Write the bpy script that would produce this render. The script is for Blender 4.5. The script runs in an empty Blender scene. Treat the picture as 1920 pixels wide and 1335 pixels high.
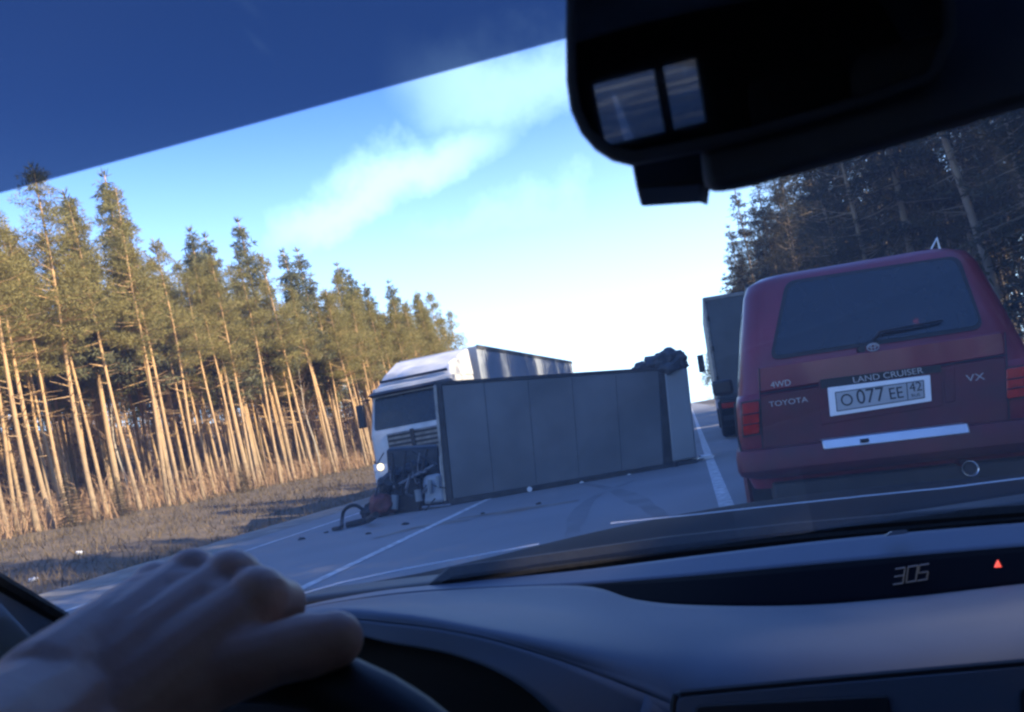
import bpy, bmesh, math, random
from mathutils import Vector, Matrix, noise
R_ = math.radians
random.seed(7)
sc = bpy.context.scene
COL = sc.collection

# ------------------------------------------------------------------ camera
FPX, PW, PH = 1500.0, 1920.0, 1335.0
EYE = Vector((0, 0, 1.15))
def cv(px, py): return Vector(((px - PW/2)/FPX, -(py - PH/2)/FPX, -1.0))
_Y = cv(1293, 755).normalized()
_h = Vector((math.cos(R_(10)), math.sin(R_(10)), 0))
_X = (_h - _Y*_h.dot(_Y)).normalized()
_Z = _X.cross(_Y)
RW = Matrix((_X, _Y, _Z))                      # camera -> world
cam = bpy.data.cameras.new('camera'); camo = bpy.data.objects.new('camera', cam); COL.objects.link(camo)
camo.matrix_world = Matrix.Translation(EYE) @ RW.to_4x4()
cam.sensor_width = 36; cam.lens = FPX/PW*36; cam.clip_start = 0.02; cam.clip_end = 3000
cam.dof.use_dof = True; cam.dof.focus_distance = 9.0; cam.dof.aperture_fstop = 13.0
sc.camera = camo
# ------------------------------------------------------------------ sky, sun, exposure
SUN_AZ, SUN_EL = 101.0, 32.0                    # azimuth clockwise from the road direction
world = bpy.data.worlds.new('World'); sc.world = world; world.use_nodes = True
nt = world.node_tree; nt.nodes.clear()
def N(t, tree=None, **k):
    n = (tree or nt).nodes.new(t)
    for a, b in k.items(): setattr(n, a, b)
    return n
out = N('ShaderNodeOutputWorld'); bg = N('ShaderNodeBackground'); bg.inputs[1].default_value = 0.10
sky = N('ShaderNodeTexSky'); sky.sky_type = 'NISHITA'; sky.sun_disc = False
sky.sun_elevation = R_(SUN_EL); sky.sun_rotation = R_(SUN_AZ); sky.altitude = 150
sky.air_density = 1.25; sky.dust_density = 0.6; sky.ozone_density = 2.0
tc = N('ShaderNodeTexCoord'); sep = N('ShaderNodeSeparateXYZ'); nt.links.new(tc.outputs['Generated'], sep.inputs[0])
# project the direction on a high flat layer so that streaks converge towards the horizon
ma = N('ShaderNodeMath', operation='MAXIMUM'); nt.links.new(sep.outputs[2], ma.inputs[0]); ma.inputs[1].default_value = 0.0
mb = N('ShaderNodeMath', operation='ADD'); nt.links.new(ma.outputs[0], mb.inputs[0]); mb.inputs[1].default_value = 0.12
dv = N('ShaderNodeVectorMath', operation='DIVIDE'); nt.links.new(tc.outputs['Generated'], dv.inputs[0])
cmb = N('ShaderNodeCombineXYZ')
for i in range(3): nt.links.new(mb.outputs[0], cmb.inputs[i])
nt.links.new(cmb.outputs[0], dv.inputs[1])
mp = N('ShaderNodeMapping'); mp.inputs['Rotation'].default_value = (0, 0, R_(-28)); mp.inputs['Scale'].default_value = (0.9, 0.34, 0.0)
mp.inputs['Location'].default_value = (0.35, 0.2, 0)
nt.links.new(dv.outputs[0], mp.inputs[0])
nz = N('ShaderNodeTexNoise'); nz.inputs['Scale'].default_value = 1.5; nz.inputs['Detail'].default_value = 5; nz.inputs['Roughness'].default_value = 0.5
nz.inputs['Distortion'].default_value = 0.4
nt.links.new(mp.outputs[0], nz.inputs['Vector'])
rp = N('ShaderNodeValToRGB'); rp.color_ramp.elements[0].position = 0.60; rp.color_ramp.elements[1].position = 0.72
rp.color_ramp.elements[0].color = (0, 0, 0, 1); rp.color_ramp.elements[1].color = (0.75, 0.75, 0.75, 1)
nt.links.new(nz.outputs['Fac'], rp.inputs[0])
# thin veil that thickens towards the horizon, all round
vr = N('ShaderNodeMapRange'); vr.inputs['From Min'].default_value = 0.0; vr.inputs['From Max'].default_value = 0.44
vr.inputs['To Min'].default_value = 0.78; vr.inputs['To Max'].default_value = 0.0; vr.interpolation_type = 'SMOOTHSTEP'
nt.links.new(sep.outputs[2], vr.inputs[0])
sm = N('ShaderNodeMath', operation='MAXIMUM'); nt.links.new(rp.outputs[0], sm.inputs[0]); nt.links.new(vr.outputs[0], sm.inputs[1])
def band(a, b, w, ext, k, prev):
    ra, rb = (RW @ cv(*a)).normalized(), (RW @ cv(*b)).normalized(); n = ra.cross(rb).normalized(); mid = (ra + rb).normalized(); half = ra.angle(rb)/2
    d1 = N('ShaderNodeVectorMath', operation='DOT_PRODUCT'); nt.links.new(tc.outputs['Generated'], d1.inputs[0]); d1.inputs[1].default_value = n
    wob = N('ShaderNodeMath', operation='MULTIPLY_ADD'); nt.links.new(nz2.outputs['Fac'], wob.inputs[0]); wob.inputs[1].default_value = w*2.6; nt.links.new(d1.outputs['Value'], wob.inputs[2])
    sh = N('ShaderNodeMath', operation='SUBTRACT'); nt.links.new(wob.outputs[0], sh.inputs[0]); sh.inputs[1].default_value = w*1.3
    ab = N('ShaderNodeMath', operation='ABSOLUTE'); nt.links.new(sh.outputs[0], ab.inputs[0])
    m1 = N('ShaderNodeMapRange', interpolation_type='SMOOTHSTEP'); nt.links.new(ab.outputs[0], m1.inputs[0]); m1.inputs['From Min'].default_value = 0; m1.inputs['From Max'].default_value = w; m1.inputs['To Min'].default_value = 1; m1.inputs['To Max'].default_value = 0
    d2 = N('ShaderNodeVectorMath', operation='DOT_PRODUCT'); nt.links.new(tc.outputs['Generated'], d2.inputs[0]); d2.inputs[1].default_value = mid
    m2 = N('ShaderNodeMapRange', interpolation_type='SMOOTHSTEP'); nt.links.new(d2.outputs['Value'], m2.inputs[0]); m2.inputs['From Min'].default_value = math.cos(half*ext); m2.inputs['From Max'].default_value = math.cos(half*.25); m2.inputs['To Min'].default_value = 0; m2.inputs['To Max'].default_value = k
    pr = N('ShaderNodeMath', operation='MULTIPLY'); nt.links.new(m1.outputs[0], pr.inputs[0]); nt.links.new(m2.outputs[0], pr.inputs[1])
    mxx = N('ShaderNodeMath', operation='MAXIMUM'); nt.links.new(prev.outputs[0], mxx.inputs[0]); nt.links.new(pr.outputs[0], mxx.inputs[1]); return mxx
nz2 = N('ShaderNodeTexNoise'); nz2.inputs['Scale'].default_value = 5; nz2.inputs['Detail'].default_value = 8; nz2.inputs['Roughness'].default_value = .62; nt.links.new(tc.outputs['Generated'], nz2.inputs['Vector'])
sm = band((500, 440), (900, 250), .062, 1.6, .50, sm)     # thin cirrus streaks
sm = band((800, 150), (1150, 140), .09, 1.6, .34, sm)
sm = band((700, 480), (1300, 390), .11, 1.5, .34, sm)
mx = N('ShaderNodeMix', data_type='RGBA'); nt.links.new(sm.outputs[0], mx.inputs['Factor'])
tint = N('ShaderNodeMix', data_type='RGBA'); tint.blend_type = 'MULTIPLY'; tint.inputs['Factor'].default_value = 1.0
nt.links.new(sky.outputs[0], tint.inputs['A']); tint.inputs['B'].default_value = (0.56, 0.83, 1.52, 1)
nt.links.new(tint.outputs['Result'], mx.inputs['A']); mx.inputs['B'].default_value = (6.3, 9.0, 11.8, 1)
nt.links.new(mx.outputs['Result'], bg.inputs[0]); nt.links.new(bg.outputs[0], out.inputs[0])
sl = bpy.data.lights.new('sun', 'SUN'); sl.energy = 5.0; sl.angle = R_(0.53); sl.color = (1.0, 0.80, 0.56)
so = bpy.data.objects.new('sun', sl); COL.objects.link(so)
sd = Vector((math.sin(R_(SUN_AZ))*math.cos(R_(SUN_EL)), math.cos(R_(SUN_AZ))*math.cos(R_(SUN_EL)), math.sin(R_(SUN_EL))))
so.rotation_euler = sd.to_track_quat('Z', 'Y').to_euler(); so.location = sd*60
vs = sc.view_settings; vs.view_transform = 'Standard'; vs.look = 'None'; vs.gamma = 1.0; vs.exposure = 1.45; vs.use_curve_mapping = False
sc.cycles.transparent_max_bounces = 24; sc.cycles.max_bounces = 8; sc.cycles.use_denoising = True; sc.cycles.filter_width = 2.5

# ------------------------------------------------------------------ helpers: pixels to points
def ray(px, py): return RW @ cv(px, py)
def atz(px, py, z=0.0): d = ray(px, py); return EYE + d*((z - EYE.z)/d.z)
def aty(px, py, y): d = ray(px, py); return EYE + d*(y/d.y)
def atd(px, py, c): return EYE + ray(px, py)*c
def atp(px, py, p0, n): d = ray(px, py); return EYE + d*((p0 - EYE).dot(n)/d.dot(n))

# ------------------------------------------------------------------ helpers: materials
def mat(name, col, rough=0.6, metal=0.0, var=0.15, scale=8.0, bump=0.0, bscale=60.0, spec=0.5, coat=0.0, col2=None, emit=None, estr=0.0, coords='Object', detail=4):
    m = bpy.data.materials.new(name); m.use_nodes = True; t = m.node_tree; b = t.nodes['Principled BSDF']
    b.inputs['Roughness'].default_value = rough; b.inputs['Metallic'].default_value = metal
    b.inputs['Specular IOR Level'].default_value = spec; b.inputs['Coat Weight'].default_value = coat
    b.inputs['Coat Roughness'].default_value = 0.06
    c1 = tuple(col)
    c2 = tuple(col2) if col2 else tuple(max(0, c*(1 - var*2)) for c in col)
    tcn = t.nodes.new('ShaderNodeTexCoord')
    n = t.nodes.new('ShaderNodeTexNoise'); n.inputs['Scale'].default_value = scale; n.inputs['Detail'].default_value = detail
    t.links.new(tcn.outputs[coords], n.inputs['Vector'])
    r = t.nodes.new('ShaderNodeValToRGB'); r.color_ramp.elements[0].position = 0.3; r.color_ramp.elements[1].position = 0.7
    r.color_ramp.elements[0].color = (*c2, 1); r.color_ramp.elements[1].color = (*c1, 1)
    t.links.new(n.outputs['Fac'], r.inputs[0]); t.links.new(r.outputs[0], b.inputs['Base Color'])
    if bump:
        n2 = t.nodes.new('ShaderNodeTexNoise'); n2.inputs['Scale'].default_value = bscale; n2.inputs['Detail'].default_value = 3
        t.links.new(tcn.outputs[coords], n2.inputs['Vector'])
        bp = t.nodes.new('ShaderNodeBump'); bp.inputs['Strength'].default_value = bump; bp.inputs['Distance'].default_value = 0.02
        t.links.new(n2.outputs['Fac'], bp.inputs['Height']); t.links.new(bp.outputs[0], b.inputs['Normal'])
    if emit:
        b.inputs['Emission Color'].default_value = (*emit, 1); b.inputs['Emission Strength'].default_value = estr
    return m

# ------------------------------------------------------------------ helpers: meshes
class MB:
    def __init__(s): s.v = []; s.f = []
    def add(s, vs_, fs):
        o = len(s.v); s.v += [tuple(p) for p in vs_]; s.f += [tuple(i + o for i in f) for f in fs]; return s
    def box(s, c, d, M=None):
        x, y, z = d[0]/2, d[1]/2, d[2]/2
        p = [Vector((sx*x, sy*y, sz*z)) for sz in (-1, 1) for sy in (-1, 1) for sx in (-1, 1)]
        if M is not None: p = [M @ q for q in p]
        p = [q + Vector(c) for q in p]
        return s.add(p, [(0, 2, 3, 1), (4, 5, 7, 6), (0, 1, 5, 4), (2, 6, 7, 3), (0, 4, 6, 2), (1, 3, 7, 5)])
    def hexa(s, p):   # 8 corners: bottom 4 ccw, top 4 ccw
        return s.add(p, [(3, 2, 1, 0), (4, 5, 6, 7), (0, 1, 5, 4), (1, 2, 6, 5), (2, 3, 7, 6), (3, 0, 4, 7)])
    def tube(s, pts, r, n=8, cap=True, flat=1.0):
        pts = [Vector(p) for p in pts]; rs = r if isinstance(r, (list, tuple)) else [r]*len(pts)
        rings = []; up = Vector((0, 0, 1))
        for i, p in enumerate(pts):
            d = (pts[min(i+1, len(pts)-1)] - pts[max(i-1, 0)]).normalized()
            if abs(d.dot(up)) > 0.95: up = Vector((1, 0, 0)) if abs(d.x) < 0.9 else Vector((0, 1, 0))
            a = d.cross(up).normalized(); b = a.cross(d).normalized()
            rings.append([p + (a*math.cos(2*math.pi*k/n) + b*math.sin(2*math.pi*k/n)*flat)*rs[i] for k in range(n)])
        vs_ = [q for g in rings for q in g]
        fs = [(i*n + k, i*n + (k+1) % n, (i+1)*n + (k+1) % n, (i+1)*n + k) for i in range(len(pts)-1) for k in range(n)]
        if cap: fs += [tuple(reversed(range(n))), tuple((len(pts)-1)*n + k for k in range(n))]
        return s.add(vs_, fs)
    def rings(s, rr, close=True, cap=(True, True)):
        n = len(rr[0]); vs_ = [q for g in rr for q in g]
        fs = [(i*n + k, i*n + (k+1) % n, (i+1)*n + (k+1) % n, (i+1)*n + k) for i in range(len(rr)-1) for k in range(n if close else n-1)]
        if cap[0]: fs.append(tuple(reversed(range(n))))
        if cap[1]: fs.append(tuple((len(rr)-1)*n + k for k in range(n)))
        return s.add(vs_, fs)
    def lathe(s, prof, c, ax, n=28):   # prof: (radius, offset along ax)
        ax = Vector(ax).normalized(); a = ax.orthogonal().normalized(); b = ax.cross(a); c = Vector(c)
        return s.rings([[c + ax*h + (a*math.cos(2*math.pi*k/n) + b*math.sin(2*math.pi*k/n))*r for k in range(n)] for r, h in prof], cap=(prof[0][0] > 1e-4, prof[-1][0] > 1e-4))
    def slab(s, poly, off):            # polygon extruded by vector
        n = len(poly); p = [Vector(q) for q in poly]; o = Vector(off)
        return s.add(p + [q + o for q in p], [tuple(range(n)), tuple(reversed(range(n, 2*n)))] + [(i, n + i, n + (i+1) % n, (i+1) % n) for i in range(n)])
    def build(s, name, m, parent=None, bevel=0.0, smooth=35, seg=2, recalc=True):
        me = bpy.data.meshes.new(name); me.from_pydata(s.v, [], s.f); me.update()
        if recalc:
            bm = bmesh.new(); bm.from_mesh(me); bmesh.ops.recalc_face_normals(bm, faces=bm.faces[:]); bm.to_mesh(me); bm.free()
        if m: me.materials.append(m)
        if smooth:
            me.shade_smooth(); me.set_sharp_from_angle(angle=R_(smooth))
        o = bpy.data.objects.new(name, me); COL.objects.link(o)
        if parent is not None: o.parent = parent
        if bevel:
            bv = o.modifiers.new('bevel', 'BEVEL'); bv.width = bevel; bv.segments = seg; bv.limit_method = 'ANGLE'; bv.angle_limit = R_(30)
        return o
def tag(o, label, cat, group=None):
    o['label'] = label; o['category'] = cat
    if group: o['group'] = group
    return o
def thing(name, label, cat, loc=(0, 0, 0), rot=(0, 0, 0), group=None):
    o = bpy.data.objects.new(name, None); COL.objects.link(o); o.location = loc; o.rotation_euler = rot; o.empty_display_size = 0.2
    return tag(o, label, cat, group)
def struct(o): o['kind'] = 'structure'; return o
def stuff(o, label, cat): o['kind'] = 'stuff'; o['label'] = label; o['category'] = cat; return o
def catmull(pts, n):
    pts = [Vector(p) for p in pts]; P = [pts[0]*2 - pts[1]] + pts + [pts[-1]*2 - pts[-2]]; o = []
    for i in range(1, len(P)-2):
        for k in range(n):
            t = k/n; a, b, c, d = P[i-1], P[i], P[i+1], P[i+2]
            o.append(0.5*((2*b) + (c - a)*t + (2*a - 5*b + 4*c - d)*t*t + (3*b - a - 3*c + d)*t**3))
    o.append(pts[-1]); return o
def loft(rows, nu=6, nv=6):
    rr = [catmull(r, nu) for r in rows]; cols = [catmull([r[j] for r in rr], nv) for j in range(len(rr[0]))]
    return [[c[i] for c in cols] for i in range(len(cols[0]))]
def sheet(rows, name, m, parent, thick=0.004, nu=6, nv=6):
    g = loft(rows, nu, nv) if nu else rows
    o = MB().rings(g, close=False, cap=(False, False)).build(name, m, parent, smooth=50, recalc=False)
    if thick:
        so_ = o.modifiers.new('solid', 'SOLIDIFY'); so_.thickness = thick; so_.offset = 0
    return o
def text_mesh(name, body, size, m, parent, M, extrude=0.001, align='CENTER', shear=0.0, xs=1.0):
    cu = bpy.data.curves.new(name, 'FONT'); cu.body = body; cu.size = size; cu.extrude = extrude; cu.align_x = align; cu.align_y = 'CENTER'; cu.shear = shear
    t = bpy.data.objects.new(name, cu); COL.objects.link(t)
    me = bpy.data.meshes.new_from_object(t.evaluated_get(bpy.context.evaluated_depsgraph_get()))
    bpy.data.objects.remove(t); bpy.data.curves.remove(cu)
    me.transform(M @ Matrix.Diagonal((xs, 1, 1, 1))); me.materials.clear(); me.materials.append(m)
    o = bpy.data.objects.new(name, me); COL.objects.link(o); o.parent = parent; return o
def frame(o, x, y):     # matrix with local x, y axes and origin
    x = Vector(x).normalized(); z = x.cross(Vector(y)).normalized(); y = z.cross(x)
    return Matrix(((x.x, y.x, z.x, o[0]), (x.y, y.y, z.y, o[1]), (x.z, y.z, z.z, o[2]), (0, 0, 0, 1)))
def rrect(hx, y0, y1, r, z, n=5):      # rounded rectangle ring in plan at height z
    pts = []
    for cx, cy, a0 in ((hx-r, y1-r, 0), (-hx+r, y1-r, 90), (-hx+r, y0+r, 180), (hx-r, y0+r, 270)):
        for k in range(n+1):
            a = R_(a0 + 90*k/n); pts.append(Vector((cx + r*math.cos(a), cy + r*math.sin(a), z)))
    return pts
def rpoly(pts, r, n=4):                 # round the corners of a planar polygon
    P = [Vector(p) for p in pts]; o = []
    for i, p in enumerate(P):
        a, b = P[i-1] - p, P[(i+1) % len(P)] - p
        rr = min(r, a.length*0.45, b.length*0.45); p0 = p + a.normalized()*rr; p1 = p + b.normalized()*rr
        for k in range(n+1):
            t = k/n; o.append(p0*(1-t)**2 + p*2*t*(1-t) + p1*t*t)
    return o
def copy_tree(o, parent=None):
    c = o.copy(); COL.objects.link(c); c.parent = parent
    for ch in list(o.children): copy_tree(ch, c)
    return c

# ------------------------------------------------------------------ materials
M = {}
M['asphalt'] = mat('asphalt', (0.215, 0.215, 0.217), 0.85, var=0.12, scale=0.35, bump=0.25, bscale=55, coords='Object', detail=8)
M['line'] = mat('line_paint', (0.66, 0.66, 0.65), 0.75, var=0.34, scale=9, detail=8)
M['gravel'] = mat('gravel', (0.24, 0.22, 0.19), 0.95, var=0.25, scale=2.5, bump=0.6, bscale=18, detail=9)
M['soil'] = mat('soil', (0.11, 0.082, 0.054), 0.95, var=0.28, scale=0.7, bump=0.7, bscale=7, col2=(0.045, 0.036, 0.025), detail=9)
M['grass'] = mat('dry_grass', (0.15, 0.105, 0.055), 0.85, scale=0.8, col2=(0.05, 0.04, 0.02))
M['twig'] = mat('twig', (0.34, 0.215, 0.12), 0.9, scale=0.5, col2=(0.17, 0.105, 0.06))
M['black'] = mat('black_plastic', (0.012, 0.012, 0.014), 0.55, var=0.1)
M['rubber'] = mat('rubber', (0.018, 0.018, 0.018), 0.85, var=0.2, scale=20, bump=0.2)
M['glass'] = mat('dark_glass', (0.012, 0.016, 0.02), 0.16, var=0.1, scale=3, spec=0.5)
M['chrome'] = mat('chrome', (0.6, 0.6, 0.6), 0.22, 1.0, var=0.1)
M['steel'] = mat('dull_steel', (0.22, 0.22, 0.23), 0.45, 0.7, var=0.25, scale=6)
M['red_paint'] = mat('red_paint', (0.215, 0.011, 0.030), 0.40, var=0.12, scale=2.5, coat=0.25, col2=(0.13, 0.008, 0.017))
M['red_dusty'] = mat('red_paint_dusty', (0.115, 0.008, 0.016), 0.55, var=0.3, scale=5, col2=(0.065, 0.012, 0.016), detail=8)
M['red_lens'] = mat('red_lens', (0.48, 0.022, 0.012), 0.12, var=0.2, scale=30)
M['amber_lens'] = mat('amber_lens', (0.8, 0.12, 0.02), 0.15, var=0.2, scale=30)
M['plate'] = mat('plate_white', (0.42, 0.44, 0.46), 0.4, var=0.05)
M['plate_frame'] = mat('plate_frame', (0.9, 0.92, 0.95), 0.35, var=0.03)
M['ink'] = mat('ink', (0.03, 0.035, 0.04), 0.6, var=0.1)
M['badge'] = mat('badge_metal', (0.42, 0.40, 0.42), 0.4, 0.5, var=0.1)
M['white_paint'] = mat('white_truck_paint', (0.56, 0.57, 0.58), 0.4, var=0.16, scale=2, coat=0.2)
M['curtain'] = mat('trailer_curtain', (0.30, 0.34, 0.40), 0.6, var=0.12, scale=1.2, bump=0.15, bscale=4)
M['roof_skin'] = mat('grey_roof_skin', (0.125, 0.14, 0.158), 0.6, var=0.26, scale=0.7, bump=0.12, bscale=2.5, detail=8)
M['roof_seam'] = mat('seam_strip', (0.112, 0.126, 0.143), 0.6, var=0.2)
M['skid'] = mat('tyre_mark', (0.188, 0.188, 0.190), 0.85, var=0.2, scale=1.2, detail=9)
M['spill'] = mat('spilled_soil', (0.24, 0.205, 0.165), 0.9, var=0.3, scale=2.0, detail=9)
M['end_skin'] = mat('grey_end_skin', (0.21, 0.235, 0.255), 0.5, var=0.12, scale=0.9, detail=8)
M['dark_metal'] = mat('dark_metal', (0.035, 0.037, 0.042), 0.6, 0.3, var=0.3, scale=5)
M['rusty_red'] = mat('engine_red', (0.14, 0.03, 0.025), 0.6, var=0.3, scale=7)
M['van_grey'] = mat('truck_box_grey', (0.07, 0.082, 0.095), 0.55, var=0.18, scale=1.4, detail=8)
M['tarp'] = mat('tarp', (0.06, 0.07, 0.085), 0.7, var=0.3, scale=3, bump=0.4, bscale=8)
M['headlamp'] = mat('headlamp_lit', (0.9, 0.8, 0.5), 0.2, emit=(1.0, 0.72, 0.32), estr=1.4)
M['lamp_clear'] = mat('lamp_clear', (0.7, 0.72, 0.75), 0.15, var=0.05)
# interior
M['dash'] = mat('dash_plastic', (0.092, 0.103, 0.132), 0.55, var=0.05, scale=10, bump=0.12, bscale=900)
M['dash_strip'] = mat('dash_strip', (0.095, 0.108, 0.14), 0.5, var=0.04, scale=10, bump=0.10, bscale=900)
M['dash_dark'] = mat('dash_dark', (0.012, 0.012, 0.014), 0.6, var=0.05)
M['lens'] = mat('display_lens', (0.004, 0.004, 0.006), 0.7, var=0.02, spec=0.02)
M['liner'] = mat('headliner_fabric', (0.62, 0.62, 0.64), 0.95, var=0.06, scale=40, bump=0.15, bscale=500)
M['visor'] = mat('visor_fabric', (0.78, 0.86, 0.97), 0.9, var=0.05, scale=30, bump=0.15, bscale=500)
M['visor_dark'] = mat('visor_dark_vinyl', (0.10, 0.11, 0.13), 0.85, var=0.1, scale=20)
M['trim'] = mat('pillar_trim', (0.075, 0.095, 0.13), 0.8, var=0.06, scale=20, bump=0.1, bscale=500)
M['seat'] = mat('seat_fabric', (0.04, 0.04, 0.045), 0.9, var=0.15, scale=40)
M['mirror'] = mat('mirror_glass', (0.42, 0.45, 0.48), 0.03, 1.0, var=0.02)
M['silver'] = mat('silver_trim', (0.55, 0.56, 0.58), 0.3, 0.8, var=0.05)
M['hood_paint'] = mat('hood_paint', (0.006, 0.007, 0.010), 0.75, 0.0, var=0.1, spec=0.04)
M['digit'] = mat('display_digit', (0.07, 0.07, 0.08), 0.5, emit=(0.75, 0.8, 0.9), estr=0.012)
M['warn'] = mat('warning_lamp', (0.5, 0.03, 0.02), 0.4, emit=(1.0, 0.10, 0.07), estr=0.55)
def skin_mat():
    m = mat('skin', (0.58, 0.36, 0.285), 0.5, var=0.1, scale=14, bump=0.05, bscale=120, col2=(0.48, 0.27, 0.205))
    b = m.node_tree.nodes['Principled BSDF']; b.inputs['Subsurface Weight'].default_value = 0.08; b.inputs['Subsurface Radius'].default_value = (0.008, 0.003, 0.002)
    return m
M['skin'] = skin_mat()
def glass_mat():
    m = bpy.data.materials.new('windshield_glass'); m.use_nodes = True; t = m.node_tree; t.nodes.clear()
    o = t.nodes.new('ShaderNodeOutputMaterial'); tr = t.nodes.new('ShaderNodeBsdfTransparent'); tr.inputs[0].default_value = (0.90, 0.945, 0.96, 1)
    gl = t.nodes.new('ShaderNodeBsdfGlossy'); gl.inputs['Roughness'].default_value = 0.03; gl.inputs[0].default_value = (1, 1, 1, 1)
    fr = t.nodes.new('ShaderNodeFresnel'); fr.inputs[0].default_value = 1.5
    mh = t.nodes.new('ShaderNodeMath'); mh.operation = 'MULTIPLY'; mh.inputs[1].default_value = 0.45; t.links.new(fr.outputs[0], mh.inputs[0])
    m1 = t.nodes.new('ShaderNodeMixShader'); t.links.new(mh.outputs[0], m1.inputs[0]); t.links.new(tr.outputs[0], m1.inputs[1]); t.links.new(gl.outputs[0], m1.inputs[2])
    # lens veil put into the glass as a faint pale haze: a little of the light scatters
    tl = t.nodes.new('ShaderNodeBsdfTranslucent'); tl.inputs[0].default_value = (0.78, 0.86, 0.95, 1)
    tcn = t.nodes.new('ShaderNodeTexCoord'); n = t.nodes.new('ShaderNodeTexNoise'); n.inputs['Scale'].default_value = 5; n.inputs['Detail'].default_value = 8
    t.links.new(tcn.outputs['Object'], n.inputs['Vector'])
    mr = t.nodes.new('ShaderNodeMapRange'); mr.inputs['To Min'].default_value = 0.026; mr.inputs['To Max'].default_value = 0.052; t.links.new(n.outputs['Fac'], mr.inputs[0])
    m2 = t.nodes.new('ShaderNodeMixShader'); t.links.new(mr.outputs[0], m2.inputs[0]); t.links.new(m1.outputs[0], m2.inputs[1]); t.links.new(tl.outputs[0], m2.inputs[2])
    t.links.new(m2.outputs[0], o.inputs[0]); return m
M['windshield'] = glass_mat()
def tint_mat():
    m = bpy.data.materials.new('tinted_glass'); m.use_nodes = True; t = m.node_tree; t.nodes.clear()
    o = t.nodes.new('ShaderNodeOutputMaterial'); tr = t.nodes.new('ShaderNodeBsdfTransparent'); tr.inputs[0].default_value = (0.55, 0.60, 0.66, 1)
    gl = t.nodes.new('ShaderNodeBsdfGlossy'); gl.inputs['Roughness'].default_value = 0.03
    fr = t.nodes.new('ShaderNodeFresnel'); fr.inputs[0].default_value = 1.5
    m1 = t.nodes.new('ShaderNodeMixShader'); t.links.new(fr.outputs[0], m1.inputs[0]); t.links.new(tr.outputs[0], m1.inputs[1]); t.links.new(gl.outputs[0], m1.inputs[2]); t.links.new(m1.outputs[0], o.inputs[0]); return m
M['tint'] = tint_mat()
def film_mat():
    m = bpy.data.materials.new('blue_tint_film'); m.use_nodes = True; t = m.node_tree; t.nodes.clear()
    o = t.nodes.new('ShaderNodeOutputMaterial'); tr = t.nodes.new('ShaderNodeBsdfTransparent'); tr.inputs[0].default_value = (0.10, 0.125, 0.165, 1)
    tl = t.nodes.new('ShaderNodeBsdfTranslucent'); tl.inputs[0].default_value = (0.6, 0.62, 0.65, 1)
    m1 = t.nodes.new('ShaderNodeMixShader'); m1.inputs[0].default_value = 0.05; t.links.new(tr.outputs[0], m1.inputs[1]); t.links.new(tl.outputs[0], m1.inputs[2]); t.links.new(m1.outputs[0], o.inputs[0]); return m
M['film'] = film_mat()
def bark_mat(name, low, high, z0, z1):
    m = mat(name, low, 0.9, var=0.2, scale=3, bump=0.4, bscale=14); t = m.node_tree; b = t.nodes['Principled BSDF']
    src = b.inputs['Base Color'].links[0].from_socket
    tcn = t.nodes.new('ShaderNodeTexCoord'); sp = t.nodes.new('ShaderNodeSeparateXYZ'); t.links.new(tcn.outputs['Object'], sp.inputs[0])
    mr = t.nodes.new('ShaderNodeMapRange'); mr.inputs['From Min'].default_value = z0; mr.inputs['From Max'].default_value = z1; t.links.new(sp.outputs[2], mr.inputs[0])
    mx_ = t.nodes.new('ShaderNodeMix'); mx_.data_type = 'RGBA'; t.links.new(mr.outputs[0], mx_.inputs['Factor']); t.links.new(src, mx_.inputs['A']); mx_.inputs['B'].default_value = (*high, 1)
    t.links.new(mx_.outputs['Result'], b.inputs['Base Color']); return m
M['pine_bark'] = bark_mat('pine_bark', (0.34, 0.25, 0.15), (0.50, 0.31, 0.14), 1.5, 8.0)
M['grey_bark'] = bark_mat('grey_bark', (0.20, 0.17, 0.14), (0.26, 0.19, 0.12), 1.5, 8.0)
M['birch_bark'] = mat('birch_bark', (0.42, 0.36, 0.27), 0.8, scale=4, col2=(0.22, 0.18, 0.13))
def leaf_mat(name, a, b2):
    m = mat(name, a, 0.7, scale=0.9, col2=b2, spec=0.25); t = m.node_tree; b = t.nodes['Principled BSDF']
    tl = t.nodes.new('ShaderNodeBsdfTranslucent'); t.links.new(b.inputs['Base Color'].links[0].from_socket, tl.inputs[0])
    mx_ = t.nodes.new('ShaderNodeMixShader'); mx_.inputs[0].default_value = 0.35
    t.links.new(b.outputs[0], mx_.inputs[1]); t.links.new(tl.outputs[0], mx_.inputs[2]); t.links.new(mx_.outputs[0], t.nodes['Material Output'].inputs[0])
    return m
M['needles_grey'] = leaf_mat('grey_green_needles', (0.21, 0.20, 0.10), (0.11, 0.115, 0.06))
M['thicket'] = leaf_mat('brown_thicket', (0.38, 0.24, 0.13), (0.20, 0.12, 0.07))
M['needles'] = leaf_mat('pine_needles', (0.36, 0.295, 0.10), (0.20, 0.18, 0.062))
M['needles_dark'] = leaf_mat('spruce_needles', (0.095, 0.082, 0.045), (0.040, 0.038, 0.022))

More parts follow.
